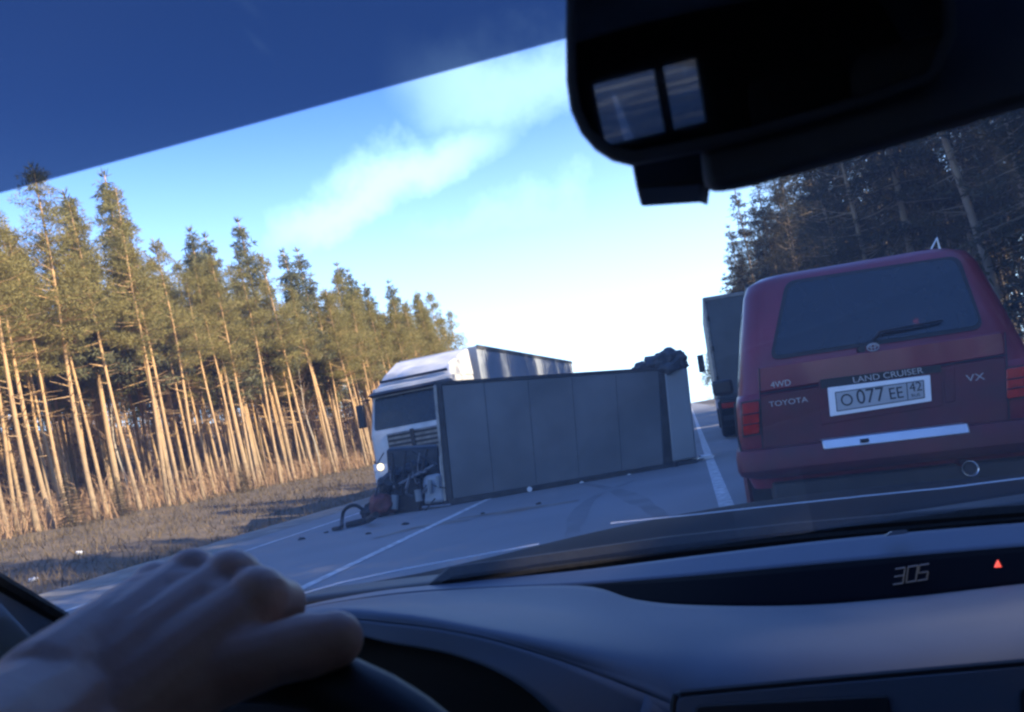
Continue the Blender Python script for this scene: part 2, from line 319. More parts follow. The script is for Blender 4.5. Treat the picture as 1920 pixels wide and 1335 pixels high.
# ------------------------------------------------------------------ terrain, road
def gz(x, y):
    if x < -9.4:
        t = -9.4 - x
        z = -0.03 - 0.28*min(t/2.5, 1) if t < 2.5 else -0.31 + 0.92*min((t-2.5)/10.5, 1) + (max(t-13, 0))*0.03 + min(max(t-30, 0)*0.21, 13.0)
        z += 0.10*noise.noise(Vector((x*0.35, y*0.35, 0)))*min(t/3, 1)
        return z
    if x > 4.2:
        t = x - 4.2
        return -0.03 - 0.25*min(t/1.5, 1) + (min(max(t-1.5, 0)/3, 1))*0.6 + 0.08*noise.noise(Vector((x*0.4, y*0.4, 3)))*min(t/2, 1)
    return -0.03
xs = [-700, -300, -120, -90, -80, -70, -62, -56] + [-50 + 2*i for i in range(12)] + [-26.5 + 0.7*i for i in range(25)] + [-9.4, -6, 0, 4.2] + [4.7 + 0.6*i for i in range(12)] + [14, 18, 25, 40, 70, 120, 300, 700]
ys = [-60, -20, 0] + [3 + 1.1*i for i in range(60)] + [70 + 8*i for i in range(20)] + [260, 340, 480, 700, 1200, 2200]
g = MB(); g.rings([[Vector((x, y, gz(x, y))) for x in xs] for y in ys], close=False, cap=(False, False))
struct(g.build('ground', M['soil'], recalc=False))
struct(MB().add([(-9.35, -60, 0), (3.9, -60, 0), (3.9, 2200, 0), (-9.35, 2200, 0)], [(0, 1, 2, 3)]).build('road', M['asphalt'], smooth=0, recalc=False))
for x0, x1, nm in ((-10.9, -8.75, 'gravel_shoulder'), (3.3, 4.9, 'gravel_shoulder')):
    sgn = -1 if x0 < 0 else 1; inner, outer = (x1, x0) if sgn < 0 else (x0, x1)
    mb_ = MB(); rows = []
    for i in range(150):
        y = -20 + i*1.2
        rows.append([Vector((inner + 0.22*noise.noise(Vector((y*0.5, sgn, 0))), y, 0.004)), Vector((inner*0.5 + outer*0.5, y, 0.03 + 0.02*noise.noise(Vector((y, 2, 0))))), Vector((outer + 0.3*noise.noise(Vector((y*0.6, 5, 0))), y, gz(outer, y) - 0.03))])
    mb_.rings(rows, close=False, cap=(False, False)); struct(mb_.build(nm, M['gravel'], recalc=False))
def line(x, w, y0, y1): 
    struct(MB().add([(x - w/2, y0, 0.005), (x + w/2, y0, 0.005), (x + w/2, y1, 0.005), (x - w/2, y1, 0.005)], [(0, 1, 2, 3)]).build('road_marking', M['line'], smooth=0, recalc=False))
line(0.17, 0.16, -30, 900); line(-4.07, 0.14, -30, 900); line(-7.6, 0.13, -30, 900)

def streak(pix, w, m, nm, z):
    c = catmull([atz(px, py, z) for px, py in pix], 6); rows = []
    for i, p in enumerate(c):
        d = (c[min(i+1, len(c)-1)] - c[max(i-1, 0)]).normalized(); n = Vector((-d.y, d.x, 0)); k = w*(.35 + .65*math.sin(math.pi*min(max(i/(len(c)-1), .03), .97)))*(1 + .5*noise.noise(Vector((i*.7, z*99, 0))))
        rows.append([p - n*k/2, p + n*k/2])
    struct(MB().rings(rows, close=False, cap=(False, False)).build(nm, m, smooth=0, recalc=False))
streak([(1290, 1010), (1215, 950), (1150, 918), (1085, 905)], .24, M['skid'], 'tyre_mark', .0032)
streak([(1080, 1060), (1075, 990), (1110, 935), (1190, 900)], .20, M['skid'], 'tyre_mark', .0036)
streak([(860, 972), (930, 962), (1010, 950), (1085, 938)], .38, M['spill'], 'soil_spill', .0042)
streak([(700, 1010), (800, 985), (880, 975)], .30, M['spill'], 'soil_spill', .0046)
# ------------------------------------------------------------------ trees
def needle_cloud(mb, c, r, n, ln, wd, rnd, droop=0.0):
    for _ in range(n):
        d = Vector((rnd.gauss(0, 1), rnd.gauss(0, 1), rnd.gauss(0, 0.7))).normalized()
        p = c + Vector((d.x*r*rnd.random()**0.5, d.y*r*rnd.random()**0.5, d.z*r*0.55*rnd.random()**0.5))
        a = (d + Vector((rnd.uniform(-.6, .6), rnd.uniform(-.6, .6), rnd.uniform(-.3, .6) - droop))).normalized()*ln*rnd.uniform(.6, 1.3)
        s = a.orthogonal().normalized()*wd*rnd.uniform(.7, 1.4)
        q = Matrix.Rotation(rnd.random()*6.28, 3, a.normalized()) @ s
        mb.add([p - q, p + q, p + a*0.7 + q*0.6, p + a], [(0, 1, 2, 3)])
def pine_mesh(seed, Ht=17.0, c0=0.56, spread=1.5, dens=1.0, lo=False, los=(11, .55, .075)):
    rnd = random.Random(seed); tr = MB(); cr = MB()
    bx, by = rnd.uniform(-.2, .2), rnd.uniform(-.2, .2)
    def ax(t): return Vector((bx*math.sin(t*2.2) + .05*math.sin(t*9+seed), by*math.sin(t*1.9) + .05*math.sin(t*7), Ht*t))
    ns = 6 if lo else 12
    tr.tube([ax(i/ns) for i in range(ns+1)], [0.130*(1 - 0.80*i/ns) + (0.04 if i == 0 else 0) for i in range(ns+1)], n=5 if lo else 7)
    for i in range(0 if lo else 16):     # dead stubs
        t = rnd.uniform(.25, c0); p = ax(t); a = rnd.random()*6.28; L = rnd.uniform(.3, 1.3)
        tr.tube([p, p + Vector((math.cos(a)*L, math.sin(a)*L, rnd.uniform(-.2, .3)))], [0.025, 0.008], n=3, cap=False)
    nb = int((26 if lo else 62)*dens)
    for i in range(nb):
        u = (i + rnd.random())/nb; t = c0 + (0.985 - c0)*u; p = ax(t)
        prof = (0.35 + 0.65*min(u/0.22, 1))*(1.03 - u)**0.85
        L = spread*prof*rnd.uniform(.55, 1.35) + 0.12
        a = rnd.random()*6.28; rise = rnd.uniform(-.15, .45)*L + 0.35*L*u
        e = p + Vector((math.cos(a)*L, math.sin(a)*L, rise))
        if not lo: tr.tube([p, (p + e)/2 + Vector((0, 0, -.05*L)), e], [0.03*(1.2 - u), 0.02*(1.2 - u), 0.006], n=3, cap=False)
        k = 2 if L > 0.8 else 1
        for j in range(k):
            c = p.lerp(e, 1.0 if j == 0 else 0.55)
            needle_cloud(cr, c, 0.30 + 0.24*L, (los[0] if lo else 95), los[1] if lo else 0.21, los[2] if lo else 0.017, rnd)
    for i in range(4): needle_cloud(cr, ax(0.965 + .012*i), 0.22, 14, 0.35, 0.03, rnd, -0.6)
    return tr, cr
def spruce_mesh(seed, Ht=18.0, base=0.08, spread=2.4):
    rnd = random.Random(seed); tr = MB(); cr = MB()
    tr.tube([Vector((0.05*math.sin(i), 0.05*math.cos(i), Ht*i/9)) for i in range(10)], [0.17*(1 - .9*i/9) + .01 for i in range(10)], n=7)
    nl = 34
    for l in range(nl):
        u = (l + rnd.random()*.6)/nl; z = Ht*(base + (0.97 - base)*u)
        for b in range(7 if u < .8 else 4):
            a = rnd.random()*6.28; L = spread*(1.04 - u)**0.85*rnd.uniform(.6, 1.15) + .12
            if rnd.random() < .12: continue
            p = Vector((0, 0, z)); e = p + Vector((math.cos(a)*L, math.sin(a)*L, -0.28*L + 0.1))
            tr.tube([p, e], [0.022*(1.2-u), 0.004], n=3, cap=False)
            m_ = max(2, int(L/.42))
            for j in range(m_):
                c = p.lerp(e, (j + 1)/m_)
                needle_cloud(cr, c, 0.20 + .12*(1-j/m_), 16, 0.30, 0.032, rnd, 0.35)
    needle_cloud(cr, Vector((0, 0, Ht*.985)), 0.15, 20, 0.4, 0.03, rnd, -1.2)
    return tr, cr
def proto_tree(name, tr, cr, bark, leaf):
    e = bpy.data.objects.new(name, None); e.empty_display_size = .3
    a = tr.build('trunk', bark, e, smooth=60, recalc=False); b = cr.build('crown', leaf, e, smooth=0, recalc=False)
    return e, a.data, b.data, (a, b)
PROT = {'pine': [], 'greypine': [], 'spruce': []}
for i in range(6):
    tr, cr = pine_mesh(100+i, 17.0, [.50, .58, .46, .62, .54, .50][i], [1.55, 1.3, 1.8, 1.2, 1.5, 1.95][i], [1, .9, 1.15, .8, 1, 1.2][i])
    a = tr.build('trunk', M['pine_bark'], smooth=60, recalc=False); b = cr.build('crown', M['needles'], smooth=0, recalc=False)
    PROT['pine'].append((a.data, b.data)); bpy.data.objects.remove(a); bpy.data.objects.remove(b)
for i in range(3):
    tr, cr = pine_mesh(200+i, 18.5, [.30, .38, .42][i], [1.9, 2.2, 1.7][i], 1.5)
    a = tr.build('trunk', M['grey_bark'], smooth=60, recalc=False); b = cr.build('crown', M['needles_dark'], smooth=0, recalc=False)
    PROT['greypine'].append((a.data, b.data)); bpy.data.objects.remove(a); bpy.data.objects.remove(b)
for i in range(3):
    tr, cr = spruce_mesh(300+i, 18.0, .05, [2.3, 2.7, 2.0][i])
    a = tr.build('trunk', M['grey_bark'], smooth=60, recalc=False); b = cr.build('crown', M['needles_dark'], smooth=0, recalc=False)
    PROT['spruce'].append((a.data, b.data)); bpy.data.objects.remove(a); bpy.data.objects.remove(b)
PROT['spire'] = []
for i in range(3):
    tr, cr = spruce_mesh(500+i, 18.0, [.42, .5, .36][i], [1.7, 1.5, 2.0][i])
    a = tr.build('trunk', M['pine_bark'], smooth=60, recalc=False); b = cr.build('crown', M['needles_grey'], smooth=0, recalc=False)
    PROT['spire'].append((a.data, b.data)); bpy.data.objects.remove(a); bpy.data.objects.remove(b)
def plant(kind, name, x, y, h, label, cat, group, lean=(0, 0), var=None, base=17.0, rz=None, w=1.0):
    i = random.randrange(len(PROT[kind])) if var is None else var
    e = bpy.data.objects.new(name, None); COL.objects.link(e); e.location = (x, y, gz(x, y) - .08); e.empty_display_size = .3
    e.rotation_euler = (lean[0], lean[1], 0); s = h/base; e.scale = (s*w, s*w, s)
    for nm, me in (('trunk', PROT[kind][i][0]), ('crown', PROT[kind][i][1])):
        o = bpy.data.objects.new(nm, me); COL.objects.link(o); o.parent = e; o.rotation_euler.z = random.random()*6.28 if rz is None else rz
    return tag(e, label, cat, group)
rnd = random.Random(11)
# left forest: front row first, then the depth behind it
LBL = ('pine with bare orange trunk in the front row of forest beside dry verge', 'sunlit orange-trunked pine standing just behind the front row of the forest', 'slender pine deep in the sunlit forest, half hidden by the trunks before it')
spots = []
def ok_spot(x, y, d): return all((x-a)**2 + (y-b)**2 > d*d for a, b in spots)
named = [(-25, 34.9, 17.0, 5, 1.0, 'tallest pine with ragged pointed top rising above its sunlit neighbours')]
for x, y, h, v, w, lb in named:
    plant('spire', 'pine_tree', x, y, h+.5, lb, 'tree', None, (0, R_(-5.5)), 2, base=18.0, w=1.0); spots.append((x, y))
for i, (x, y, h) in enumerate(((-25, 31.2, 15.0), (-24.4, 40.8, 15.2), (-25, 42.6, 15.4), (-25, 46.8, 17.2), (-24.6, 52.5, 16.4), (-25.4, 56, 17.0), (-25, 62, 16.8), (-25.5, 66, 17.2), (-25, 75.5, 17.4), (-26, 71, 16.8), (-25, 82, 16.8))):
    plant('spire', 'pointed_pine_tree', x, y, h + .4, 'grey-green pine with narrow pointed top standing above the round crowns of the sunlit forest', 'tree', 'pointed pines of the sunlit forest', (R_(rnd.gauss(0, .8)), R_(-5.0 + rnd.gauss(0, 1))), i % 3, base=18.0); spots.append((x, y))
cnt = 0; tries = 0
while cnt < 280 and tries < 30000:
    tries += 1
    y = 14 + (rnd.random()**1.15)*74; dx = rnd.random()**1.9*24
    x = -23.3 - dx
    if y < -x*0.80 - 3: continue
    if not ok_spot(x, y, 0.80 + y*0.003): continue
    spots.append((x, y)); cnt += 1
    h = rnd.uniform(12.2, 14.8) if rnd.random() > .10 else rnd.uniform(14.8, 16.2)
    h += max(0, y - 40)*.035
    h -= gz(x, y)*.6 + (0.8 if dx > 10 else 0)
    plant('pine', 'pine_tree', x, y, h, LBL[0 if dx < 3 else (1 if dx < 9 else 2)], 'tree', 'pines of the sunlit forest', (R_(rnd.gauss(0, 1.2)), R_(-5.0 + rnd.gauss(0, 1.5))), w=rnd.uniform(.85, 1.1))
# bare pale stems between them
def birch(x, y, h):
    mb_ = MB(); r2 = random.Random(int(x*100+y)); k = 8
    pts = [Vector((-.075*h*i/k + .10*math.sin(i*1.3), .08*math.sin(i), h*i/k)) for i in range(k+1)]
    e = thing('birch_tree', 'slim bare birch with pale trunk standing among the sunlit pines', 'tree', (x, y, gz(x, y)-.05), (0, 0, 0), 'bare birches among the pines')
    mb_.tube(pts, [.075*(1 - .85*i/k) for i in range(k+1)], n=6); mb_.build('trunk', M['birch_bark'], e, smooth=60)
    tw = MB()
    for i in range(46):
        t = r2.uniform(.4, 1); j = min(int(t*k), k-1); p = pts[j].lerp(pts[j+1], t*k - j); a = r2.random()*6.28; L = (1.2 - t)*r2.uniform(.8, 2.2)
        tw.tube([p, p + Vector((math.cos(a)*L*.5, math.sin(a)*L*.5, L*.6)), p + Vector((math.cos(a)*L*.8, math.sin(a)*L*.8, L*1.1))], [.016, .010, .004], n=3, cap=False)
    tw.build('twig_crown', M['twig'], e, smooth=0, recalc=False)
for i in range(3): birch(-23.6 - rnd.random()*6, 22 + rnd.random()*34, rnd.uniform(6, 10.5))
# right forest
RL = 'dark shaded pine with thin grey trunk in the forest beside the queue'
rsp = []; cnt = 0; tries = 0
while cnt < 60 and tries < 9000:
    tries += 1
    y = 4 + rnd.random()**1.2*95; x = 7.2 + rnd.random()**1.4*16
    if not all((x-a)**2 + (y-b)**2 > (1.4 + y*.006)**2 for a, b in rsp): continue
    rsp.append((x, y)); cnt += 1
    plant('greypine', 'shaded_pine_tree', x, y, rnd.uniform(15.5, 19.5), RL, 'tree', 'pines of the shaded forest', (R_(rnd.gauss(0, 1)), R_(rnd.gauss(0, 1.2))), base=18.5)
for x, y, h, v in ((7.4, 74, 19.8, 0), (8.0, 62, 18.0, 1), (7.9, 90, 19.5, 2), (9.5, 50, 17.5, 0), (8.4, 40, 16.5, 2), (8.6, 31, 17.2, 1), (8.8, 108, 20, 0), (9, 130, 20, 1), (9.5, 150, 20, 2), (9.4, 21, 16.5, 0), (9.2, 12, 17, 2)):
    plant('spruce', 'spruce_tree', x, y, h, 'dark dense spruce with drooping branches at the edge of the shaded forest', 'tree', 'spruces at the forest edge', (0, R_(rnd.gauss(0, .6))), v, base=18.0)
# far woods that read as one mass
def far_wood(name, spots_, seed, leaf, bark, label, c0=.5, spr=1.8, los=(11, .55, .075)):
    lows = [pine_mesh(seed+i, 17.0, c0, spr, 1.0 if c0 > .2 else 1.6, lo=True, los=los) for i in range(3)]
    a, b = MB(), MB()
    for x, y, h in spots_:
        tr, cr = random.choice(lows); s = h/17.0; rot = Matrix.Rotation(random.random()*6.28, 3, 'Z'); ly = Matrix.Rotation(R_(-4 if x < 0 else 0), 3, 'Y'); p = Vector((x, y, gz(x, y)))
        for src, dst in ((tr, a), (cr, b)): dst.add([p + ly @ (rot @ Vector(q))*s for q in src.v], src.f)
    o = b.build(name, leaf, smooth=0, recalc=False); stuff(o, label, 'forest')
    t = a.build('far_trunks', bark, o, smooth=60, recalc=False); t['kind'] = 'stuff'
fs = []
for i in range(60):
    y = 84 + rnd.random()**1.3*240; x = -40 - rnd.random()*30; fs.append((x, y, rnd.uniform(9, 12)))
for i in range(14): fs.append((-24 - rnd.random()*10, 90 + rnd.random()*60, rnd.uniform(6, 10)))
for i in range(230): x = -44 - rnd.random()**1.3*46; fs.append((x, -x*.72 + rnd.random()*100, rnd.uniform(11.5, 13.5)))
for i in range(40): fs.append((-26 - rnd.random()*14, 10 - rnd.random()*75, rnd.uniform(13, 16)))
far_wood('far_forest', fs, 400, M['needles'], M['pine_bark'], 'distant sunlit pine forest receding along the road beyond the wreck')
fs = []
for i in range(460):
    x = -37 - rnd.random()**1.4*44; fs.append((x, -x*.70 + rnd.random()**1.3*190, rnd.uniform(5.0, 9.0)))
far_wood('deep_thicket', fs, 440, M['thicket'], M['grey_bark'], 'brown leafless thicket filling the gaps deep behind the sunlit pines', .04, 2.6)
fs = []
for i in range(70):
    y = 100 + rnd.random()**1.4*420; x = 8 + y*.004 + rnd.random()*16; fs.append((x, y, rnd.uniform(16, 19)))
for i in range(70): fs.append((22 + rnd.random()*14, 2 + rnd.random()*110, rnd.uniform(16, 19)))
for i in range(110): fs.append((8 + rnd.random()*14, 3 - rnd.random()*75, rnd.uniform(15, 18)))
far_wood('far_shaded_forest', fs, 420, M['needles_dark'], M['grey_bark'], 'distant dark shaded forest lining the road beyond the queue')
fs = []
for i in range(200): fs.append((9.3 + rnd.random()**1.2*18, -22 + rnd.random()*94, rnd.uniform(12, 16.5)))
for i in range(46): fs.append((9.4 + rnd.random()*7, 6 + rnd.random()*12, rnd.uniform(13, 16)))  # extra trees added in the sun's path to keep the trailer shaded
far_wood('shaded_thicket', fs, 460, M['needles_dark'], M['grey_bark'], 'dense dark conifer thicket filling the shaded forest behind the red car, with trees added for shade', .08, 2.3, (22, .42, .040))
# undergrowth, grass
ug = MB(); r3 = random.Random(5)
for i in range(26000):
    left = i < 23000
    y = (15 + r3.random()**1.6*110) if left else (4 + r3.random()*60)
    x = (-22.6 - r3.random()**1.2*36) if left else (6.8 + r3.random()*14)
    p = Vector((x, y, gz(x, y))); h = r3.uniform(.2, 2.2)*(0.6 + .8*abs(noise.noise(Vector((x*.2, y*.2, 0)))))
    a = r3.random()*6.28; w = r3.uniform(.009, .03); s = Vector((math.cos(a), math.sin(a), 0)); l = Vector((r3.gauss(-.1, .25), r3.gauss(0, .25), 1))*h
    q = p + l*.55
    ug.add([p - s*w, p + s*w, p + l], [(0, 1, 2)])
    for k in range(3):
        b0 = p + l*r3.uniform(.3, .9); d = Vector((r3.gauss(0, .5), r3.gauss(0, .5), r3.uniform(.1, .7)))*h*.4; sw = d.orthogonal().normalized()*w*.7
        ug.add([b0 - sw, b0 + sw, b0 + d], [(0, 1, 2)])
stuff(ug.build('undergrowth', M['twig'], smooth=0, recalc=False), 'bare brown undergrowth of twigs and saplings under the pines', 'undergrowth')
gr = MB()
for i in range(26000):
    left = i < 22000
    y = (6 + r3.random()**1.7*90) if left else (3 + r3.random()*50)
    x = (-10.3 - r3.random()**.9*18) if left else (4.9 + r3.random()*8)
    p = Vector((x, y, gz(x, y) - .02)); h = r3.uniform(.08, .38)*(0.7 + .9*abs(noise.noise(Vector((x*.5, y*.5, 7)))))
    for k in range(2):
        a = r3.random()*6.28; w = r3.uniform(.008, .022); s = Vector((math.cos(a), math.sin(a), 0))*w
        gr.add([p - s, p + s, p + Vector((r3.gauss(0, .5)*h, r3.gauss(0, .5)*h, h))], [(0, 1, 2)])
stuff(gr.build('dry_grass', M['grass'], smooth=0, recalc=False), 'dry brown grass covering the verge between road and pines', 'grass')
for x, y, h in ((-22.3, 25.2, 2.0), (-22.8, 28.4, 1.7), (-22.5, 37, 1.5)):
    o = plant('spruce', 'spruce_sapling', x, y, h, 'small green spruce sapling at the foot of the sunlit pines', 'tree', 'spruce saplings under the pines', (0, R_(-4)), 1, base=18.0, w=1.9)

# ------------------------------------------------------------------ vehicles: shared wheel
def wheel(parent, c, ax, r, w, n=30, rim='steel'):
    ax = Vector(ax); c = Vector(c)
    t = MB().lathe([(r*.62, -w/2), (r*.93, -w/2), (r, -w*.36), (r*1.003, 0), (r, w*.36), (r*.93, w/2), (r*.62, w/2)], c, ax, n).build('tyre', M['rubber'], parent, smooth=40)
    MB().lathe([(0.0, w*.30), (r*.16, w*.32), (r*.18, w*.22), (r*.5, w*.12), (r*.56, w*.42), (r*.64, w*.44), (r*.64, -w*.44), (0.0, -w*.44)], c, ax, n).build('rim', M[rim], t, smooth=40)
    return t

# ------------------------------------------------------------------ red off-roader ahead
LC = thing('off_road_car', 'dusty dark red boxy off-road car seen from behind with tinted rear window', 'car', (1.135, 5.36, 0), (R_(0), R_(2.4), R_(-3.2)))
bpy.context.view_layer.update()
LCM = Matrix.LocRotScale(LC.location, LC.rotation_euler, None); LCI = LCM.inverted()
def lc(px, py, y0=0.0, slope=0.0, z0=1.1):
    """pixel -> local point on the tail plane y = y0 + slope*(z - z0)"""
    n = LCM.to_3x3() @ Vector((0, 1, -slope)); p0 = LCM @ Vector((0, y0, z0)); return LCI @ atp(px, py, p0, n)
def ring_body(rows, parent, name, m, n=6):
    return MB().rings([rrect(hx, y0, y1, r, z, n) for hx, y0, y1, r, z in rows]).build(name, m, parent, smooth=40)
# lower body (half width, rear y, front y, corner radius, z)
ring_body([(.86, .10, 4.55, .10, .48), (.905, .04, 4.62, .12, .60), (.915, .015, 4.66, .12, .80), (.905, .005, 4.64, .12, .98), (.885, .01, 4.6, .12, 1.07), (.86, .03, 4.5, .12, 1.105)], LC, 'body', M['red_paint'])
ring_body([(.875, .02, 3.45, .13, 1.06), (.865, .03, 3.40, .13, 1.12), (.80, .13, 3.0, .14, 1.45), (.735, .23, 2.75, .15, 1.76), (.70, .27, 2.66, .16, 1.84), (.62, .36, 2.5, .2, 1.89), (.30, .7, 2.2, .2, 1.91)], LC, 'cabin_shell', M['red_paint'])
SL = 0.30   # slope of the rear glass plane
def pane(pixels, off, r, name, m, parent, thick=.006, y0=0.025, slope=SL):
    pts = rpoly([lc(px, py, y0 - off, slope) for px, py in pixels], r)
    return MB().slab(pts, (0, thick, 0)).build(name, m, parent, smooth=30)
seal = pane([(1443, 676), (1846, 616), (1798, 478), (1473, 527)], .010, .07, 'window_seal', M['black'], LC, .03)
pane([(1450, 668), (1839, 609), (1790, 484), (1480, 533)], .016, .06, 'rear_window', M['glass'], LC, .01)
# wiper
p = lc(1625, 650, -.03, SL); q = lc(1650, 622, -.035, SL); e = lc(1765, 600, -.035, SL)
wp = MB().tube([p, q, e], [.012, .010, .006], 6).build('rear_wiper', M['black'], LC)
MB().tube([lc(1655, 621, -.018, SL), lc(1768, 601, -.018, SL)], .007, 5).build('wiper_blade', M['rubber'], wp)
MB().lathe([(0, -.02), (.022, -.02), (.026, .02)], lc(1615, 655, -.01, SL), (0, 1, 0), 14).build('wiper_pivot', M['black'], wp)
# tailgate skin, seams
def seam(pix, y=-.004, r=.006, m='dash_dark'): 
    return MB().tube([lc(px, py, y) for px, py in pix], r, 5).build('seam', M[m], LC)
def flat(pix, y, thick, name, m, parent, r=.02, bevel=.004):
    return MB().slab(rpoly([lc(px, py, y) for px, py in pix], r), (0, thick, 0)).build(name, m, parent, bevel=bevel, smooth=30)
gate = flat([(1424, 742), (1886, 668), (1893, 800), (1432, 868)], -.012, .04, 'tailgate', M['red_dusty'], LC, .03, .008)
flat([(1420, 690), (1880, 622), (1886, 664), (1423, 736)], -.002, .04, 'upper_tailgate', M['red_paint'], LC, .02, .008)
seam([(1424, 739), (1650, 704), (1888, 665)], -.008, .005); seam([(1423, 690), (1426, 760), (1431, 868)], -.010, .004); seam([(1884, 622), (1889, 700), (1893, 800)], -.010, .004); seam([(1432, 869), (1660, 836), (1893, 801)], -.012, .005)
# garnish and plate
flat([(1535, 716), (1765, 683), (1768, 760), (1540, 797)], -.020, .02, 'plate_recess', M['red_dusty'], gate, .01)
flat([(1538, 712), (1764, 683), (1765, 697), (1539, 729)], -.030, .02, 'badge_strip', M['black'], gate, .004)
fr = flat([(1552, 727), (1744, 703), (1747, 752), (1557, 781)], -.046, .02, 'plate_frame', M['plate_frame'], LC, .006, .003)
fr['label'] = 'white registration plate in a white frame'
flat([(1565, 735), (1732, 712), (1734, 746), (1569, 772)], -.0485, .01, 'plate_field', M['plate'], fr, .004, .001)
o0, xr, yu = lc(1650, 741, -.050), lc(1750, 727.5, -.050), lc(1646, 710, -.050)
BX = (xr - o0).normalized(); BZ = (yu - o0).normalized()
def lctext(name, body, px, py, size, m, parent, y=-.051, **k):
    return text_mesh(name, body, size, m, parent, frame(lc(px, py, y), BX, BZ), .0012, **k)
lctext('plate_text', '077', 1632, 743, .125, M['ink'], fr, xs=.88)
lctext('plate_text', 'O', 1588, 751, .105, M['ink'], fr, xs=.9)
lctext('plate_text', 'EE', 1680, 738, .10, M['ink'], fr, xs=.85)
lctext('plate_text', '42', 1717, 726, .08, M['ink'], fr, xs=.9)
lctext('plate_text', 'RUS', 1717, 741, .028, M['ink'], fr)
for a, b in (((1566, 736), (1731.5, 713)), ((1569.5, 771), (1733.5, 745.5)), ((1566, 736), (1569.5, 771)), ((1731.5, 713), (1733.5, 745.5)), ((1700, 718), (1702.5, 750))):
    MB().tube([lc(*a, -.0495), lc(*b, -.0495)], .0025, 4).build('plate_border', M['ink'], fr)
lctext('badge_text', 'LAND CRUISER', 1664, 704, .052, M['badge'], LC, -.032, xs=1.15)
lctext('badge_text', '4WD', 1464, 720, .055, M['badge'], LC, -.006)
lctext('badge_text', 'TOYOTA', 1478, 754, .048, M['badge'], LC, -.014, xs=1.2)
lctext('badge_text', 'VX', 1829, 708, .06, M['badge'], LC, -.014, xs=1.3)
# maker's emblem: three ovals
em = lc(1637, 651, -.006, 0)
def oval(c, a, b, r, nm):
    pts = [Vector(c) + BX*a*math.cos(R_(t)) + BZ*b*math.sin(R_(t)) for t in range(0, 361, 20)]
    MB().tube(pts, r, 5, cap=False).build(nm, M['badge'], LC)
oval(em, .034, .023, .005, 'emblem'); oval(em, .012, .022, .004, 'emblem'); oval(em + BZ*.008, .026, .010, .004, 'emblem')
# lamps
for pix, mats in (([(1391, 757), (1423, 752), (1424, 812), (1394, 817)], 'red_lens'), ([(1887, 692), (1925, 686), (1926, 742), (1889, 748)], 'red_lens')):
    tl = MB().slab(rpoly([lc(px, py, -.02) for px, py in pix], .012), (0, .14, 0)).build('tail_lamp', M[mats], LC, bevel=.006)
    cx_, cy_ = sum(p[0] for p in pix)/4, sum(p[1] for p in pix)/4
    MB().slab([lc(cx_ + (px-cx_)*1.13, cy_ + (py-cy_)*1.10, -.012) for px, py in pix], (0, .12, 0)).build('lamp_surround', M['black'], tl)
    for f_ in (.36, .68):
        a_ = lc(pix[0][0]*(1-f_) + pix[3][0]*f_, pix[0][1]*(1-f_) + pix[3][1]*f_, -.022); b_ = lc(pix[1][0]*(1-f_) + pix[2][0]*f_, pix[1][1]*(1-f_) + pix[2][1]*f_, -.022)
        MB().tube([a_, b_], .004, 4).build('lens_divider', M['black'], tl)
flat([(1770, 690), (1790, 687), (1792, 752), (1772, 756)], -.016, .02, 'reflector', M['red_dusty'], gate)
for s in (-1, 1):
    MB().tube([(s*.895, .03, .62), (s*.915, .02, .85), (s*.90, .02, 1.06)], .008, 5).build('seam', M['dash_dark'], LC)
# bumper
def bump_ring(z, hx, y0, r=.12): return rrect(hx, y0, .55, r, z, 6)
bp_ = MB().rings([bump_ring(.555, .86, -.02), bump_ring(.58, .93, -.09), bump_ring(.62, .945, -.13), bump_ring(.70, .945, -.13), bump_ring(.745, .93, -.11), bump_ring(.75, .86, -.02)]).build('rear_bumper', M['red_dusty'], LC, smooth=40)
pad = MB().hexa([Vector((-.42, -.14, .705)), Vector((.40, -.14, .705)), Vector((.40, .0, .705)), Vector((-.42, .0, .705)), Vector((-.42, -.12, .765)), Vector((.40, -.12, .765)), Vector((.40, .0, .765)), Vector((-.42, .0, .765))]).build('step_pad', M['silver'], bp_, bevel=.008)
MB().box((-.18, -.136, .735), (.05, .03, .02)).build('pad_chip', M['black'], pad, bevel=.004)
MB().box((0, .25, .44), (1.5, .5, .16)).build('underbody', M['dark_metal'], LC, bevel=.02)
MB().tube([(-.8, 1.35, .33), (.8, 1.35, .33)], .05, 10).build('axle', M['dark_metal'], LC)
MB().lathe([(.0, -.09), (.10, -.07), (.14, 0), (.10, .07), (0, .09)], (.12, 1.35, .34), (0, 1, 0), 16).build('differential', M['dark_metal'], LC)
ex = lc(1819, 878, -.10); exd = Vector((0, 1, 0))
MB().lathe([(.030, .02), (.036, .0), (.046, -.01), (.048, .1), (.048, .5), (.0, .5)], ex, exd, 22).build('exhaust_pipe', M['chrome'], LC)
MB().tube([ex + Vector((0, .012, 0)), ex + Vector((0, .019, 0))], .031, 14).build('exhaust_bore', M['dash_dark'], LC)
for x, y in ((-.76, .95), (.76, .95), (-.76, 3.75), (.76, 3.75)):
    s = 1 if x > 0 else -1; wheel(LC, (x, y, .37 - .02), (s, 0, 0), .37, .26)
